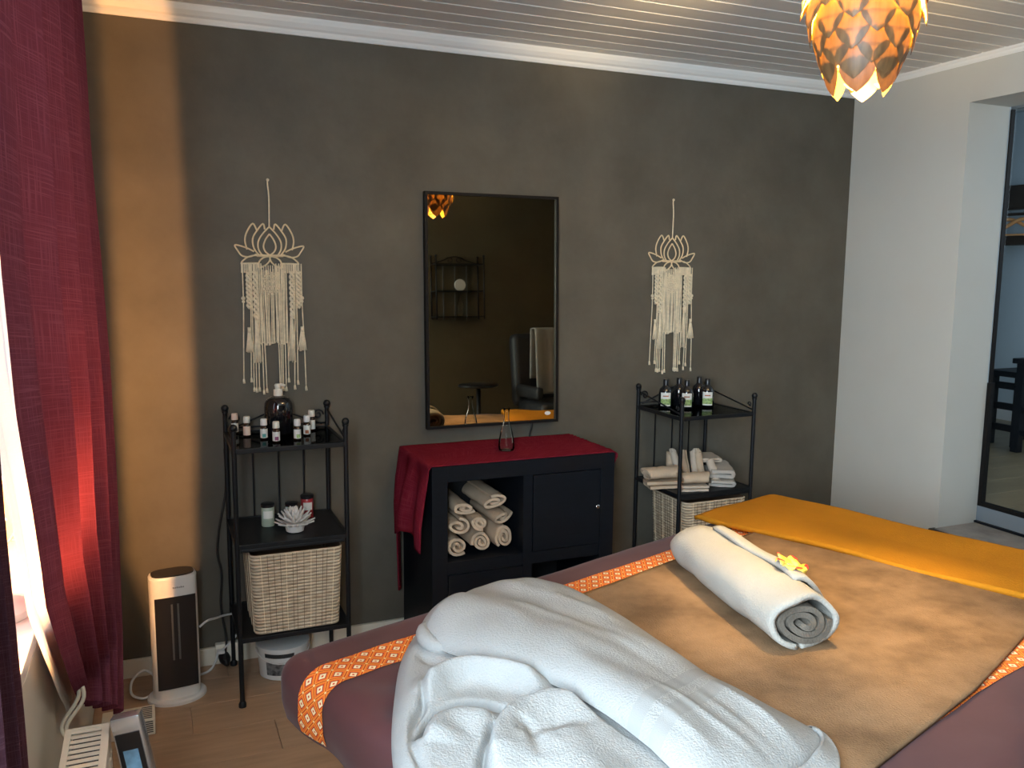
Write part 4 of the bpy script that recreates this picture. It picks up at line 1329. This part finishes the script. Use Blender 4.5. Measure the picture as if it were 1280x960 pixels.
def crumpled():
    """white towel heaped in folds; ridges and creases run along traced lines"""
    outline = [(0.53, 1.775), (0.455, 1.665), (0.400, 1.520), (0.352, 1.355), (0.330, 1.210), (0.335, 1.04), (0.43, 0.93), (0.60, 0.90), (0.80, 0.96), (0.83, 1.15), (0.80, 1.33), (0.73, 1.47), (0.64, 1.60), (0.59, 1.72)]
    pts = [Vector((x, y, 0)) for x, y in outline]; m_ = len(pts); dense = []
    for i in range(m_):
        p0, p1, p2, p3 = pts[i - 1], pts[i], pts[(i + 1) % m_], pts[(i + 2) % m_]
        for k in range(14):
            t_ = k / 14
            dense.append(0.5 * ((2 * p1) + (p2 - p0) * t_ + (2 * p0 - 5 * p1 + 4 * p2 - p3) * t_ * t_ + (3 * p1 - p0 - 3 * p2 + p3) * t_ ** 3))
    loop = [(p.x, p.y) for p in dense] + [(dense[0].x, dense[0].y)]
    def h(px, py, q):
        d = poly_dist(px, py, loop)[0] if q < 1 else 0
        e = min(1.0, d / 0.060)
        z = 0.046 * (1 - (1 - e) ** 2.4) ** 0.5
        for pl, amp, wa, wb in RIDGES:
            dd, sd, tt = poly_dist(px, py, pl)
            w_ = wa if sd > 0 else wb
            z += amp * math.exp(-(dd / w_) ** 2) * min(1, 5 * min(tt, 1 - tt) + .25) * e
        for pl, amp, wid in CREASES:
            dd, sd, tt = poly_dist(px, py, pl)
            z -= amp * math.exp(-(dd / wid) ** 2) * min(1, 4 * min(tt, 1 - tt)) * e
        z += 0.005 * noise.noise(Vector((px * 9, py * 9, 5))) * e + 0.0020 * noise.noise(Vector((px * 30, py * 22, 5))) * e
        return max(0.0, z)
    ctr = Vector((0.52, 1.30)); rings = 84
    K = len(dense); vs = [(0, 0, h(ctr.x, ctr.y, 0) + 0.004)]; fs = []
    for r_ in range(1, rings + 1):
        q = (r_ / rings) ** 0.8
        for p in dense:
            x = lerp(ctr.x, p.x, q); y_ = lerp(ctr.y, p.y, q)
            vs.append((x - ctr.x, y_ - ctr.y, h(x, y_, q) + 0.004 if r_ < rings else 0.0))
    for k in range(K): fs.append((0, 1 + k, 1 + (k + 1) % K))
    for r_ in range(rings - 1):
        for k in range(K):
            a = 1 + r_ * K + k; b = 1 + r_ * K + (k + 1) % K; fs.append((a, a + K, b + K, b))
    o = MB().add(vs, fs).build('crumpled_towel', M['white_terry'], None, smooth=True)
    subsurf(o, 1)
    o.location = (ctr.x, ctr.y, ZT + 0.006)
    tag(o, 'crumpled white terry towel heaped in folds beside the covered pillow', 'towel')


# (line, height, width left of the line, width right of the line)
RIDGES = [
    ([(0.425, 1.420), (0.470, 1.458), (0.520, 1.472), (0.575, 1.452), (0.615, 1.410), (0.645, 1.355)], 0.046, 0.036, 0.022),
    ([(0.500, 1.700), (0.448, 1.600), (0.405, 1.480), (0.368, 1.350), (0.352, 1.240)], 0.016, 0.020, 0.026),
    ([(0.396, 1.270), (0.430, 1.325), (0.478, 1.335), (0.525, 1.300)], 0.022, 0.020, 0.040),
    ([(0.470, 1.130), (0.485, 1.215), (0.525, 1.275), (0.588, 1.312), (0.655, 1.305), (0.690, 1.230)], 0.036, 0.014, 0.060),
    ([(0.60, 1.23), (0.60, 1.12), (0.58, 1.00)], 0.020, 0.060, 0.060),
    ([(0.520, 1.640), (0.560, 1.600), (0.610, 1.530)], 0.012, 0.030, 0.030),
]
CREASES = [
    ([(0.398, 1.292), (0.388, 1.310), (0.402, 1.336), (0.429, 1.364), (0.478, 1.384), (0.519, 1.374), (0.552, 1.340), (0.590, 1.322), (0.640, 1.332)], 0.050, 0.0075),
    ([(0.440, 1.120), (0.453, 1.174), (0.476, 1.224), (0.512, 1.278), (0.552, 1.312)], 0.034, 0.0080),
    ([(0.355, 1.150), (0.366, 1.227), (0.369, 1.290), (0.392, 1.355), (0.424, 1.405), (0.440, 1.460), (0.470, 1.520)], 0.022, 0.0075),
    ([(0.536, 1.223), (0.556, 1.253), (0.560, 1.22), (0.540, 1.150)], 0.010, 0.012),
    ([(0.47, 1.62), (0.50, 1.56), (0.56, 1.53), (0.62, 1.49)], 0.014, 0.012),
]
RIDGES = [([(p.x, p.y) for p in smooth_path([(x, y, 0) for x, y in pl], 4)], a, b, c) for pl, a, b, c in RIDGES]
CREASES = [([(p.x, p.y) for p in smooth_path([(x, y, 0) for x, y in pl], 4)], a, b) for pl, a, b in CREASES]
crumpled()

# ------------------------------------------------------------------ curtains
def curtain(name, label, mt, near, far, folds, amp, seed, top=2.30, nu=120, nv=60, dx=0.0, hem=None):
    """near/far: tables z -> (x, y) of the two side edges"""
    random.seed(seed); ph = [random.uniform(-.5, .5) for _ in range(folds + 2)]
    zb = hem
    def f(u, v):
        z = lerp(top, lerp(zb[0], zb[1], u), v)
        n0 = interp(near, z); f0 = interp(far, z)
        x = lerp(n0[0], f0[0], u) + dx; y_ = lerp(n0[1], f0[1], u)
        a = u * folds * 2 * PI + 0.6 * math.sin(u * 7 + seed) + 0.25 * math.sin(v * 4 + u * 5)
        k = math.sin(PI * u) ** 0.35
        x += amp * math.sin(a) * k * (0.75 + 0.35 * v)
        y_ += amp * 0.5 * math.cos(a) * k
        x += 0.004 * noise.noise(Vector((u * 8, v * 5, seed)))
        return (x, y_, z)
    o = MB().grid(f, nu, nv, uvf=lambda u, v: (u * 1.2, v * 1.95)).build(name, mt, None, smooth=True)
    return tag(o, label, 'curtain') if label else o


near_e = [(0.30, -0.200, 2.14), (0.51, -0.197, 2.10), (0.607, -0.192, 1.95), (0.92, -0.190, 1.60), (1.16, -0.172, 1.365), (1.32, -0.161, 1.20), (1.5, -0.160, 1.151), (2.4, -0.150, 1.10)]
far_e = [(0.25, -0.132, 2.56), (0.50, -0.120, 2.575), (0.95, -0.110, 2.575), (1.25, -0.112, 2.575), (1.8, -0.130, 2.570), (2.4, -0.136, 2.56)]
curtain('burgundy_curtain', 'burgundy curtain at the window, gathered beside the dark wall', M['curtain'], near_e, far_e, 5, 0.024, 4, hem=(0.50, 0.225))
near_s = [(z, x - 0.022, y_ - 0.035) for z, x, y_ in near_e]
far_s = [(z, x - 0.035, y_ + 0.25) for z, x, y_ in near_e]
curtain('white_liner_curtain', 'thin white liner curtain hanging behind the burgundy curtain edge', M['sheer'], near_s, far_s, 2, 0.006, 8, hem=(0.47, 0.42), nu=40)
near_n = [(0.3, -0.170, 0.82), (2.4, -0.170, 0.82)]
far_n = [(0.30, -0.160, 1.088), (0.92, -0.160, 1.083), (1.27, -0.160, 1.049), (1.6, -0.160, 1.02), (2.4, -0.160, 0.98)]
curtain('plum_curtain', 'dark plum curtain hanging at the left edge, nearest the camera', M['curtain_dark'], near_n, far_n, 4, 0.016, 2, hem=(0.58, 0.58))
# curtain rail
t = thing('curtain_rod', 'slim dark curtain rod fixed above the window on the left wall', 'curtain rod', (-0.16, 1.2, 2.31))
MB().tube([(0, -1.55, 0), (0, 1.45, 0)], 0.010, 10).build('rod', M['black'], t, smooth=True)
for yy in (-1.5, 0.0, 1.40):
    MB().box((-0.080, yy - 0.008, -0.006), (0.0, yy + 0.008, 0.004)).build('bracket', M['black'], t)
# cream tie cord looped by the curtain's foot
t = thing('curtain_tie', 'cream tie cord looped around the foot of the burgundy curtain', 'curtain tie', (-0.19, 2.06, 0.46))
for k, (r1, r2) in enumerate(((0.0, 0.0), (0.010, 0.006))):
    MB().tube(smooth_path([(-0.005 - r1, 0.0, 0.14), (0.010 - r1, 0.0, 0.07 + r2), (-0.028 - r1, 0.0, 0.005), (0.000, -0.02, -0.035 - r2), (0.060, -0.03, -0.045 - r2)], 7), 0.0045, 8).build('cord', M['pipe_cloth'], t, smooth=True)

# lamp on the sill
SZ = 0.785
t = thing('sill_lamp', 'small white table lamp with glowing globe on the window sill', 'lamp', (LAMP[0], LAMP[1], SZ))
MB().lathe([(0.066, 0), (0.070, 0.004), (0.070, 0.018), (0.060, 0.026), (0.014, 0.032), (0.010, 0.06), (0.010, 0.11), (0.022, 0.125), (0.024, 0.14)], n=32).build('base', M['white_plastic'], t, smooth=True, angle=45)
gl = MB().lathe([(0.022, 0.14), (0.045, 0.165), (0.060, 0.20), (0.062, 0.235), (0.050, 0.275), (0.028, 0.300), (0.001, 0.308)], n=28, cap=False).build('globe', M['globe'], t, smooth=True)
MB().lathe([(0.012, 0.195), (0.034, 0.200), (0.035, 0.203), (0.012, 0.205)], n=20).build('added_baffle', M['sheer'], t, smooth=True)  # added translucent plate, weakens the bulb's light falling on the sill
MB().ball((0, 0, LAMP[2] - SZ), 0.021, 14).build('bulb', M['sill_bulb'], t, smooth=True)

# ------------------------------------------------------------------ radiator under the sill
t = thing('radiator', 'cream panel radiator with slotted top grille under the window sill', 'radiator', (-0.160, 1.88, 0.10))
RL_, RH = 1.30, 0.45
hw = 0.042
g = MB()
ns = 64; pitch = 0.0195
g.box((-hw, -RL_, RH - 0.012), (-0.029, 0, RH), bev=.002).box((0.027, -RL_, RH - 0.012), (hw, 0, RH), bev=.002)
g.build('top_rail', M['cream_plastic'], t)
g0 = None
for i in range(ns):
    y0 = -0.022 - i * pitch
    if g0 is None:
        o = g0 = MB().box((-0.029, 0.0, RH - 0.0030), (0.027, 0.0110, RH - 0.001)).build('grille_bar', M['cream_plastic'], t)
    else: o = link('grille_bar', g0.data, t)
    o.location = (0, y0, 0)
MB().box((-0.029, -0.0095, RH - 0.010), (0.027, 0.0, RH - 0.0005)).build('end_strip', M['cream_plastic'], t)
MB().box((-0.029, -RL_, RH - 0.010), (0.027, -RL_ + 0.02, RH - 0.0005)).build('end_strip', M['cream_plastic'], t)
MB().box((-hw, -0.010, 0.0), (hw, 0.0, RH - 0.012), bev=.002).build('side_panel', M['cream_plastic'], t)
fp = MB().box((hw - 0.012, -RL_, 0.0), (hw, -0.010, RH - 0.012), bev=.003)
for i in range(32):
    fp.box((hw, -0.05 - i * 0.038, 0.03), (hw + 0.003, -0.035 - i * 0.038, RH - 0.04))
fp.build('front_panel', M['cream_plastic'], t)
MB().box((-hw, -RL_, 0.0), (-hw + 0.012, -0.010, RH - 0.012)).build('back_panel', M['cream_plastic'], t)
MB().box((-hw + 0.014, -RL_ + .01, 0.02), (hw - 0.014, -0.012, RH - 0.018)).build('gap_shade', M['ink_and_shade'], t)  # black block paints the shade seen between the grille bars
for yy in (-0.15, -1.15):
    MB().tube([(0, yy, 0.01), (0, yy, -0.10)], 0.011, 8).build('leg', M['cream_plastic'], t)

# slim display unit leaning on the radiator
t = thing('display_column', 'slim silver-rimmed black device with glossy blue face leaning by the radiator', 'device', (0.010, 1.79, 0.0))
t.rotation_euler = (math.radians(-2), math.radians(-10.2), math.radians(-14))
H_ = 0.592
MB().box((-0.030, -0.012, 0), (0.030, 0.020, H_), bev=0.007).build('body', M['silver'], t, smooth=True, angle=35)
MB().box((-0.0245, -0.0150, 0.02), (0.0245, -0.0118, H_ - 0.034), bev=0.001).build('front_face', M['black_plastic'], t)
MB().box((-0.0150, -0.0168, 0.05), (0.0150, -0.0148, H_ - 0.070), bev=0.0008).build('display', M['screen'], t)

# white slotted box standing on the floor behind the curtain
t = thing('slotted_box', 'small white slotted plastic box on the floor beside the curtain foot', 'box', (-0.205, 2.83, 0.0), 0.0)
b = MB().box((0, 0, 0), (0.158, 0.10, 0.055), bev=.004)
b.build('housing', M['cream_plastic'], t)
for i in range(6):
    MB().box((0.125, -0.0008, 0.010 + i * 0.007), (0.152, 0.004, 0.013 + i * 0.007)).build('slot', M['ink_and_shade'], t)
for i in range(7):
    MB().box((0.118, 0.010 + i * 0.012, 0.0545), (0.150, 0.015 + i * 0.012, 0.0558)).build('slot', M['ink_and_shade'], t)

# ------------------------------------------------------------------ tower heater
t = thing('tower_heater', 'white tower fan heater with black front panel on round base in the corner', 'heater', (0.026, 3.075, 0.0), 0.10)
def oval(m, z0, z1, a, b, n=36, e=2.6, cx=0, cy=0, mi=0, k0=1.0, k1=1.0):
    vs = []; fs = []
    prof = [(z0, k0), (z1, k1)]
    for z, k in prof:
        for i in range(n):
            q = 2 * PI * i / n; c_, s_ = math.cos(q), math.sin(q)
            vs.append((cx + k * a * math.copysign(abs(c_) ** (2 / e), c_), cy + k * b * math.copysign(abs(s_) ** (2 / e), s_), z))
    for i in range(n): fs.append((i, (i + 1) % n, n + (i + 1) % n, n + i))
    fs.append(tuple(range(n))[::-1]); fs.append(tuple(range(n, 2 * n)))
    m.add(vs, fs, mi); return m
b = MB(); oval(b, 0.0, 0.010, 0.098, 0.080, e=2.0); oval(b, 0.010, 0.016, 0.098, 0.080, e=2.0, k0=1, k1=.93)
b.build('base', M['white_plastic'], t, smooth=True, angle=40)
b = MB(); oval(b, 0.016, 0.445, 0.078, 0.052, e=3.0); oval(b, 0.445, 0.452, 0.078, 0.052, e=3.0, k0=1, k1=.95)
b.build('housing', M['white_plastic'], t, smooth=True, angle=40)
b = MB(); oval(b, 0.4525, 0.4545, 0.068, 0.043, e=3.0); b.build('top_panel', M['black_plastic'], t, smooth=True, angle=40)
MB().grid(lambda u, v: (lerp(-0.066, 0.066, u), -0.0535 - 0.004 * math.sin(PI * u) ** .5, lerp(0.055, 0.385, v)), 14, 2).build('front_panel', M['black_plastic'], t, smooth=True)
fpn = t.children[-1]; solid(fpn, 0.004, 0)
for x in (-0.012, 0.008):
    MB().box((x - 0.003, -0.0612, 0.16), (x + 0.003, -0.0600, 0.36)).build('heating_strip', mat('grey_strip', (0.10, 0.10, 0.10), 0.3), t)
# the lettering is too small to read in the photograph: a short dark printed line of marks
pm = MB(); random.seed(2)
for i in range(9):
    x = -0.006 + i * 0.0042
    pm.box((x, -0.0528, 0.412), (x + 0.0028, -0.0520, 0.4165 + 0.0015 * (i % 3 == 0)))
pm.build('lettering', mat('grey_print', (0.25, 0.24, 0.22), 0.5), t)
tag(MB().tube(smooth_path([(-0.045, 3.13, 0.060), (-0.080, 3.135, 0.085), (-0.118, 3.12, 0.062), (-0.122, 3.10, 0.022), (-0.090, 3.085, 0.006), (-0.06, 3.10, 0.005), (0.03, 3.18, 0.005), (0.13, 3.21, 0.005), (0.165, 3.235, 0.03), (0.178, 3.25, 0.075)], 7), 0.0045, 7).build('power_cable', M['cable_white'], None, smooth=True),
    'white power cable looping out behind the tower heater', 'cable')

# wall socket strip with plugs
t = thing('power_strip', 'cream power socket block on the skirting behind the left rack', 'socket', (0.205, W - 0.017, 0.045))
MB().box((-0.038, -0.028, -0.030), (0.062, 0, 0.045), bev=.005).build('housing', M['cream_plastic'], t, smooth=True, angle=40)
p = MB().lathe([(0.020, 0), (0.021, 0.02), (0.014, 0.038), (0.007, 0.05)], n=16).build('plug', M['black_plastic'], t, smooth=True, angle=40)
p.location = (-0.010, -0.028, 0.000); p.rotation_euler = (PI / 2 + .4, 0, 0.2)
MB().box((-0.034, -0.055, 0.018), (-0.006, -0.028, 0.030), bev=.003).build('plug', M['white_plastic'], t)['label'] = 'white plug'
tag(MB().tube(smooth_path([(0.226, 3.262, 0.84), (0.228, 3.262, 0.74), (0.222, 3.262, 0.66), (0.196, 3.262, 0.53), (0.188, 3.262, 0.44), (0.200, 3.262, 0.36), (0.193, 3.262, 0.25), (0.200, 3.262, 0.17), (0.208, 3.255, 0.10), (0.195, 3.205, 0.045)], 8), 0.0042, 7).build('black_cable', M['cable_black'], None, smooth=True),
    'black cable winding down the wall behind the left rack to its plug', 'cable')
tag(MB().tube(smooth_path([(0.108, 3.090, 0.235), (0.135, 3.10, 0.250), (0.165, 3.15, 0.235), (0.215, 3.22, 0.215), (0.262, 3.262, 0.19), (0.262, 3.262, 0.14), (0.235, 3.26, 0.10), (0.190, 3.228, 0.075)], 8), 0.0042, 7).build('white_cable', M['cable_white'], None, smooth=True),
    'white cable running from the heater side to the socket block', 'cable')

# white tub under the left rack
t = thing('storage_tub', 'white plastic tub with dark labels and wire handle under the left rack', 'tub', (0.400, 3.130, 0.0), -0.1)
MB().lathe([(0.080, 0), (0.086, 0.004), (0.094, 0.112), (0.098, 0.114), (0.098, 0.124), (0.094, 0.126)], n=36).build('body', M['white_plastic'], t, smooth=True, angle=40)
def tl(a0, a1, z0, z1, r0, r1, nm, mt):
    return MB().grid(lambda u, v: ((lerp(r0, r1, v)) * math.sin(lerp(a0, a1, u)), -(lerp(r0, r1, v)) * math.cos(lerp(a0, a1, u)), lerp(z0, z1, v)), 12, 3).build(nm, mt, t, smooth=True)
tl(-0.75, 0.35, 0.022, 0.072, 0.0886, 0.0922, 'dark_label', mat('tub_label', (0.04, 0.04, 0.045), 0.4, col2=(0.30, 0.30, 0.30), var=.5, vscale=40))
tl(-0.78, 0.40, 0.090, 0.106, 0.0935, 0.0950, 'dark_label', M['ink_and_shade'])
MB().tube([(0.097 * math.cos(PI + PI * i / 16), -0.012 - 0.097 * abs(math.sin(PI * i / 16)) * 1.02, 0.112 - 0.035 * math.sin(PI * i / 16)) for i in range(17)], 0.0022, 6).build('handle', M['white_plastic'], t, smooth=True)

# ------------------------------------------------------------------ the next room
t = thing('dark_bar_table', 'dark wooden high table frame with cross bars in the next room', 'table', (4.63, 3.36, F2))
tm = MB()
def leg2(x, y, h, w_=0.045):
    MB().box((x - w_ / 2, y - w_ / 2, 0), (x + w_ / 2, y + w_ / 2, h), bev=.003).build('leg', M['black_wood'], t)
for x, y in ((0, 0), (0, -0.50), (0.45, 0), (0.45, -0.50)): leg2(x, y, 0.52)
MB().box((-0.04, -0.54, 0.52), (0.49, 0.04, 0.55), bev=.003).build('tabletop', M['black_wood'], t)
for z in (0.10, 0.235, 0.40):
    MB().box((-0.012, -0.48, z), (0.012, -0.02, z + 0.035)).build('cross_bar', M['black_wood'], t)
    MB().box((0.438, -0.48, z), (0.462, -0.02, z + 0.035)).build('cross_bar', M['black_wood'], t)
t = thing('dark_stool', 'dark wooden stool beside the high table in the next room', 'stool', (4.74, 3.62, F2))
for x, y in ((0, 0), (0, -0.17), (0.30, 0), (0.30, -0.17)): MB().box((x - .02, y - .02, 0), (x + .02, y + .02, 0.42)).build('leg', M['black_wood'], t)
MB().box((-0.03, -0.20, 0.42), (0.33, 0.03, 0.455), bev=.003).build('seat', M['black_wood'], t)
for z in (0.09, 0.22, 0.345): MB().box((-0.012, -0.15, z), (0.012, -0.02, z + 0.04)).build('cross_bar', M['black_wood'], t)
t = thing('coat_rail', 'dark wooden coat rail under the ceiling beam in the next room', 'rail', (X2 - 0.09, 3.6, 1.71))
MB().box((-0.05, -0.9, 0), (0.09, 1.1, 0.065), bev=.006).build('rail', M['dark_beam'], t)
MB().tube([(-0.13, -0.9, 0.20), (-0.13, 1.1, 0.20)], 0.010, 8).build('hanging_bar', M['dark_beam'], t)
for yy in (-0.85, 1.05): MB().box((-0.14, yy - .01, 0.0), (0.0, yy + .01, 0.22)).build('bracket', M['dark_beam'], t)
def hanger(label, y):
    t = thing('wooden_hanger', label, 'hanger', (X2 - 0.22, y, 1.91), 0.25, group='wooden hangers in the next room')
    MB().tube(smooth_path([(0, -0.012, 0.012), (0, 0.0, 0.022), (0, 0.012, 0.010), (0, 0.004, -0.012), (0, 0, -0.035)], 5), 0.0022, 6).build('hook', M['chrome'], t)
    MB().tube(smooth_path([(0, -0.20, -0.135), (0, -0.10, -0.075), (0, -0.03, -0.038), (0, 0.03, -0.038), (0, 0.10, -0.075), (0, 0.20, -0.135)], 5), 0.013, 6).build('shoulder', M['hanger_wood'], t, smooth=True)
    MB().tube([(0, -0.19, -0.137), (0, 0.19, -0.137)], 0.006, 6).build('bar', M['hanger_wood'], t)
    return t
hanger('wooden clothes hanger, left one of the pair seen through the passage', 4.10)
hanger('wooden clothes hanger, right one of the pair seen through the passage', 3.985)
t = thing('ceiling_light', 'flat round white ceiling light in the next room', 'lamp', (5.15, 3.90, C2))
MB().lathe([(0.001, -0.07), (0.10, -0.064), (0.15, -0.045), (0.165, -0.02), (0.165, 0.0)], n=32).build('shade', M['white_plastic'], t, smooth=True)

# ------------------------------------------------------------------ behind the camera, seen in the mirror
t = thing('wall_rack', 'black wrought-iron wall rack seen in the mirror', 'rack', (2.10, YB, 1.30))
wr = 0.42; hr = 0.52; dr_ = 0.16
for x in (0, wr):
    for y in (0.004, dr_):
        MB().tube([(x, y, 0), (x, y, hr)], 0.0065, 8).ball((x, y, hr + 0.008), 0.011, 8).build('post', M['black'], t, smooth=True)
for z in (0.02, 0.235, 0.46):
    s = MB().box((0, 0.004, z - .004), (wr, 0.010, z + .006)).box((0, dr_ - .006, z - .004), (wr, dr_, z + .006)).box((-.004, 0.004, z - .004), (.004, dr_, z + .006)).box((wr - .004, 0.004, z - .004), (wr + .004, dr_, z + .006))
    s.box((0, .006, z), (wr, dr_ - .004, z + .003)).build('shelf', M['black'], t)
for i in (1, 2, 3): MB().tube([(wr * i / 4, 0.006, 0), (wr * i / 4, 0.006, 0.46)], 0.003, 6).build('back_bar', M['black'], t)
c = MB()
for s in (-1, 1):
    c.tube([(wr / 2 + s * (0.045 + 0.040 * (1 - i / 24) * math.cos(i * .4)), 0.006, 0.50 + 0.030 * (1 - i / 24) * math.sin(i * .4)) for i in range(20)], 0.003, 6)
c.tube(smooth_path([(0, 0.006, 0.47), (wr * .25, 0.006, 0.50), (wr / 2, 0.006, 0.535), (wr * .75, 0.006, 0.50), (wr, 0.006, 0.47)], 4), 0.003, 6)
c.build('crest', M['black'], t)
t = thing('round_tin', 'white round dish standing on the wall rack seen in the mirror', 'dish', (2.33, YB + 0.085, 1.30 + 0.2385))
p = MB().lathe([(0.048, -0.006), (0.050, 0), (0.048, 0.006)], n=28).build('dish', M['tin'], t, smooth=True, angle=40); p.location = (0, 0, 0.050); p.rotation_euler = (PI / 2, 0, 0)
t = thing('glass_bottle', 'clear glass bottle on the lower shelf of the wall rack', 'bottle', (2.33, YB + 0.085, 1.30 + 0.0235))
MB().lathe([(0.026, 0), (0.028, .004), (0.028, 0.11), (0.010, 0.135), (0.010, 0.175), (0.013, 0.178)], n=20).build('body', M['clear'], t, smooth=True, angle=50)
t = thing('round_stool', 'round black side table on a thin stem seen in the mirror', 'side table', (2.36, -0.02, 0))
MB().lathe([(0.155, 0.745), (0.165, 0.752), (0.165, 0.765), (0.155, 0.772)], n=40).build('top', M['black_plastic'], t, smooth=True, angle=40)
MB().tube([(0, 0, 0.02), (0, 0, 0.745)], 0.018, 12).build('stem', M['black'], t, smooth=True)
MB().lathe([(0.15, 0), (0.15, 0.010), (0.03, 0.024)], n=32).build('foot', M['black'], t, smooth=True, angle=40)

t = thing('treatment_chair', 'black leather reclining chair seen in the mirror', 'chair', (3.02, 0.12, 0), PI)
def cushion(nm, a, b, bev, rot=None):
    o = MB().box(a, b, bev=bev).build(nm, M['black_fabric'], t, smooth=True, angle=70)
    if rot: o.rotation_euler = rot
    return o
# faces the back wall (+y); the Empty is turned half round
cushion('seat', (-0.17, -0.42, 0.50), (0.33, 0.12, 0.64), 0.05)
bk_ = cushion('backrest', (-0.15, 0.10, 0.58), (0.31, 0.24, 1.20), 0.055, (-0.12, 0, 0))
cushion('armrest', (-0.175, -0.36, 0.66), (-0.115, 0.10, 0.76), 0.025)
cushion('armrest', (0.29, -0.36, 0.66), (0.35, 0.10, 0.76), 0.025)
MB().tube([(0.08, -0.10, 0.03), (0.08, -0.10, 0.50)], 0.035, 12).build('column', M['chrome'], t, smooth=True)
MB().lathe([(0.26, 0), (0.26, 0.012), (0.05, 0.035)], (0.08, -0.10, 0), 32).build('foot', M['black'], t, smooth=True, angle=40)
tw = MB().grid(lambda u, v: (lerp(2.800, 2.975, u) + 0.010 * (1 - v), interp([(0, 0.170), (0.52, 0.128), (0.56, 0.115), (0.58, 0.07), (0.60, 0.03), (1, 0.0)], 1 - v) - 0.0 + 0.004 * math.sin(u * 9), interp([(0, 0.68), (0.53, 1.203), (0.56, 1.218), (0.60, 1.21), (0.62, 1.19), (1, 0.80)], 1 - v)), 12, 40)
o = tw.build('chair_towel', M['white_terry'], None, smooth=True); solid(o, 0.008, 1)
tag(o, 'white towel hung over the black chair back seen in the mirror', 'towel')

for _o in list(COL.objects):
    if _o.type == 'EMPTY' and not _o.children: COL.objects.unlink(_o)
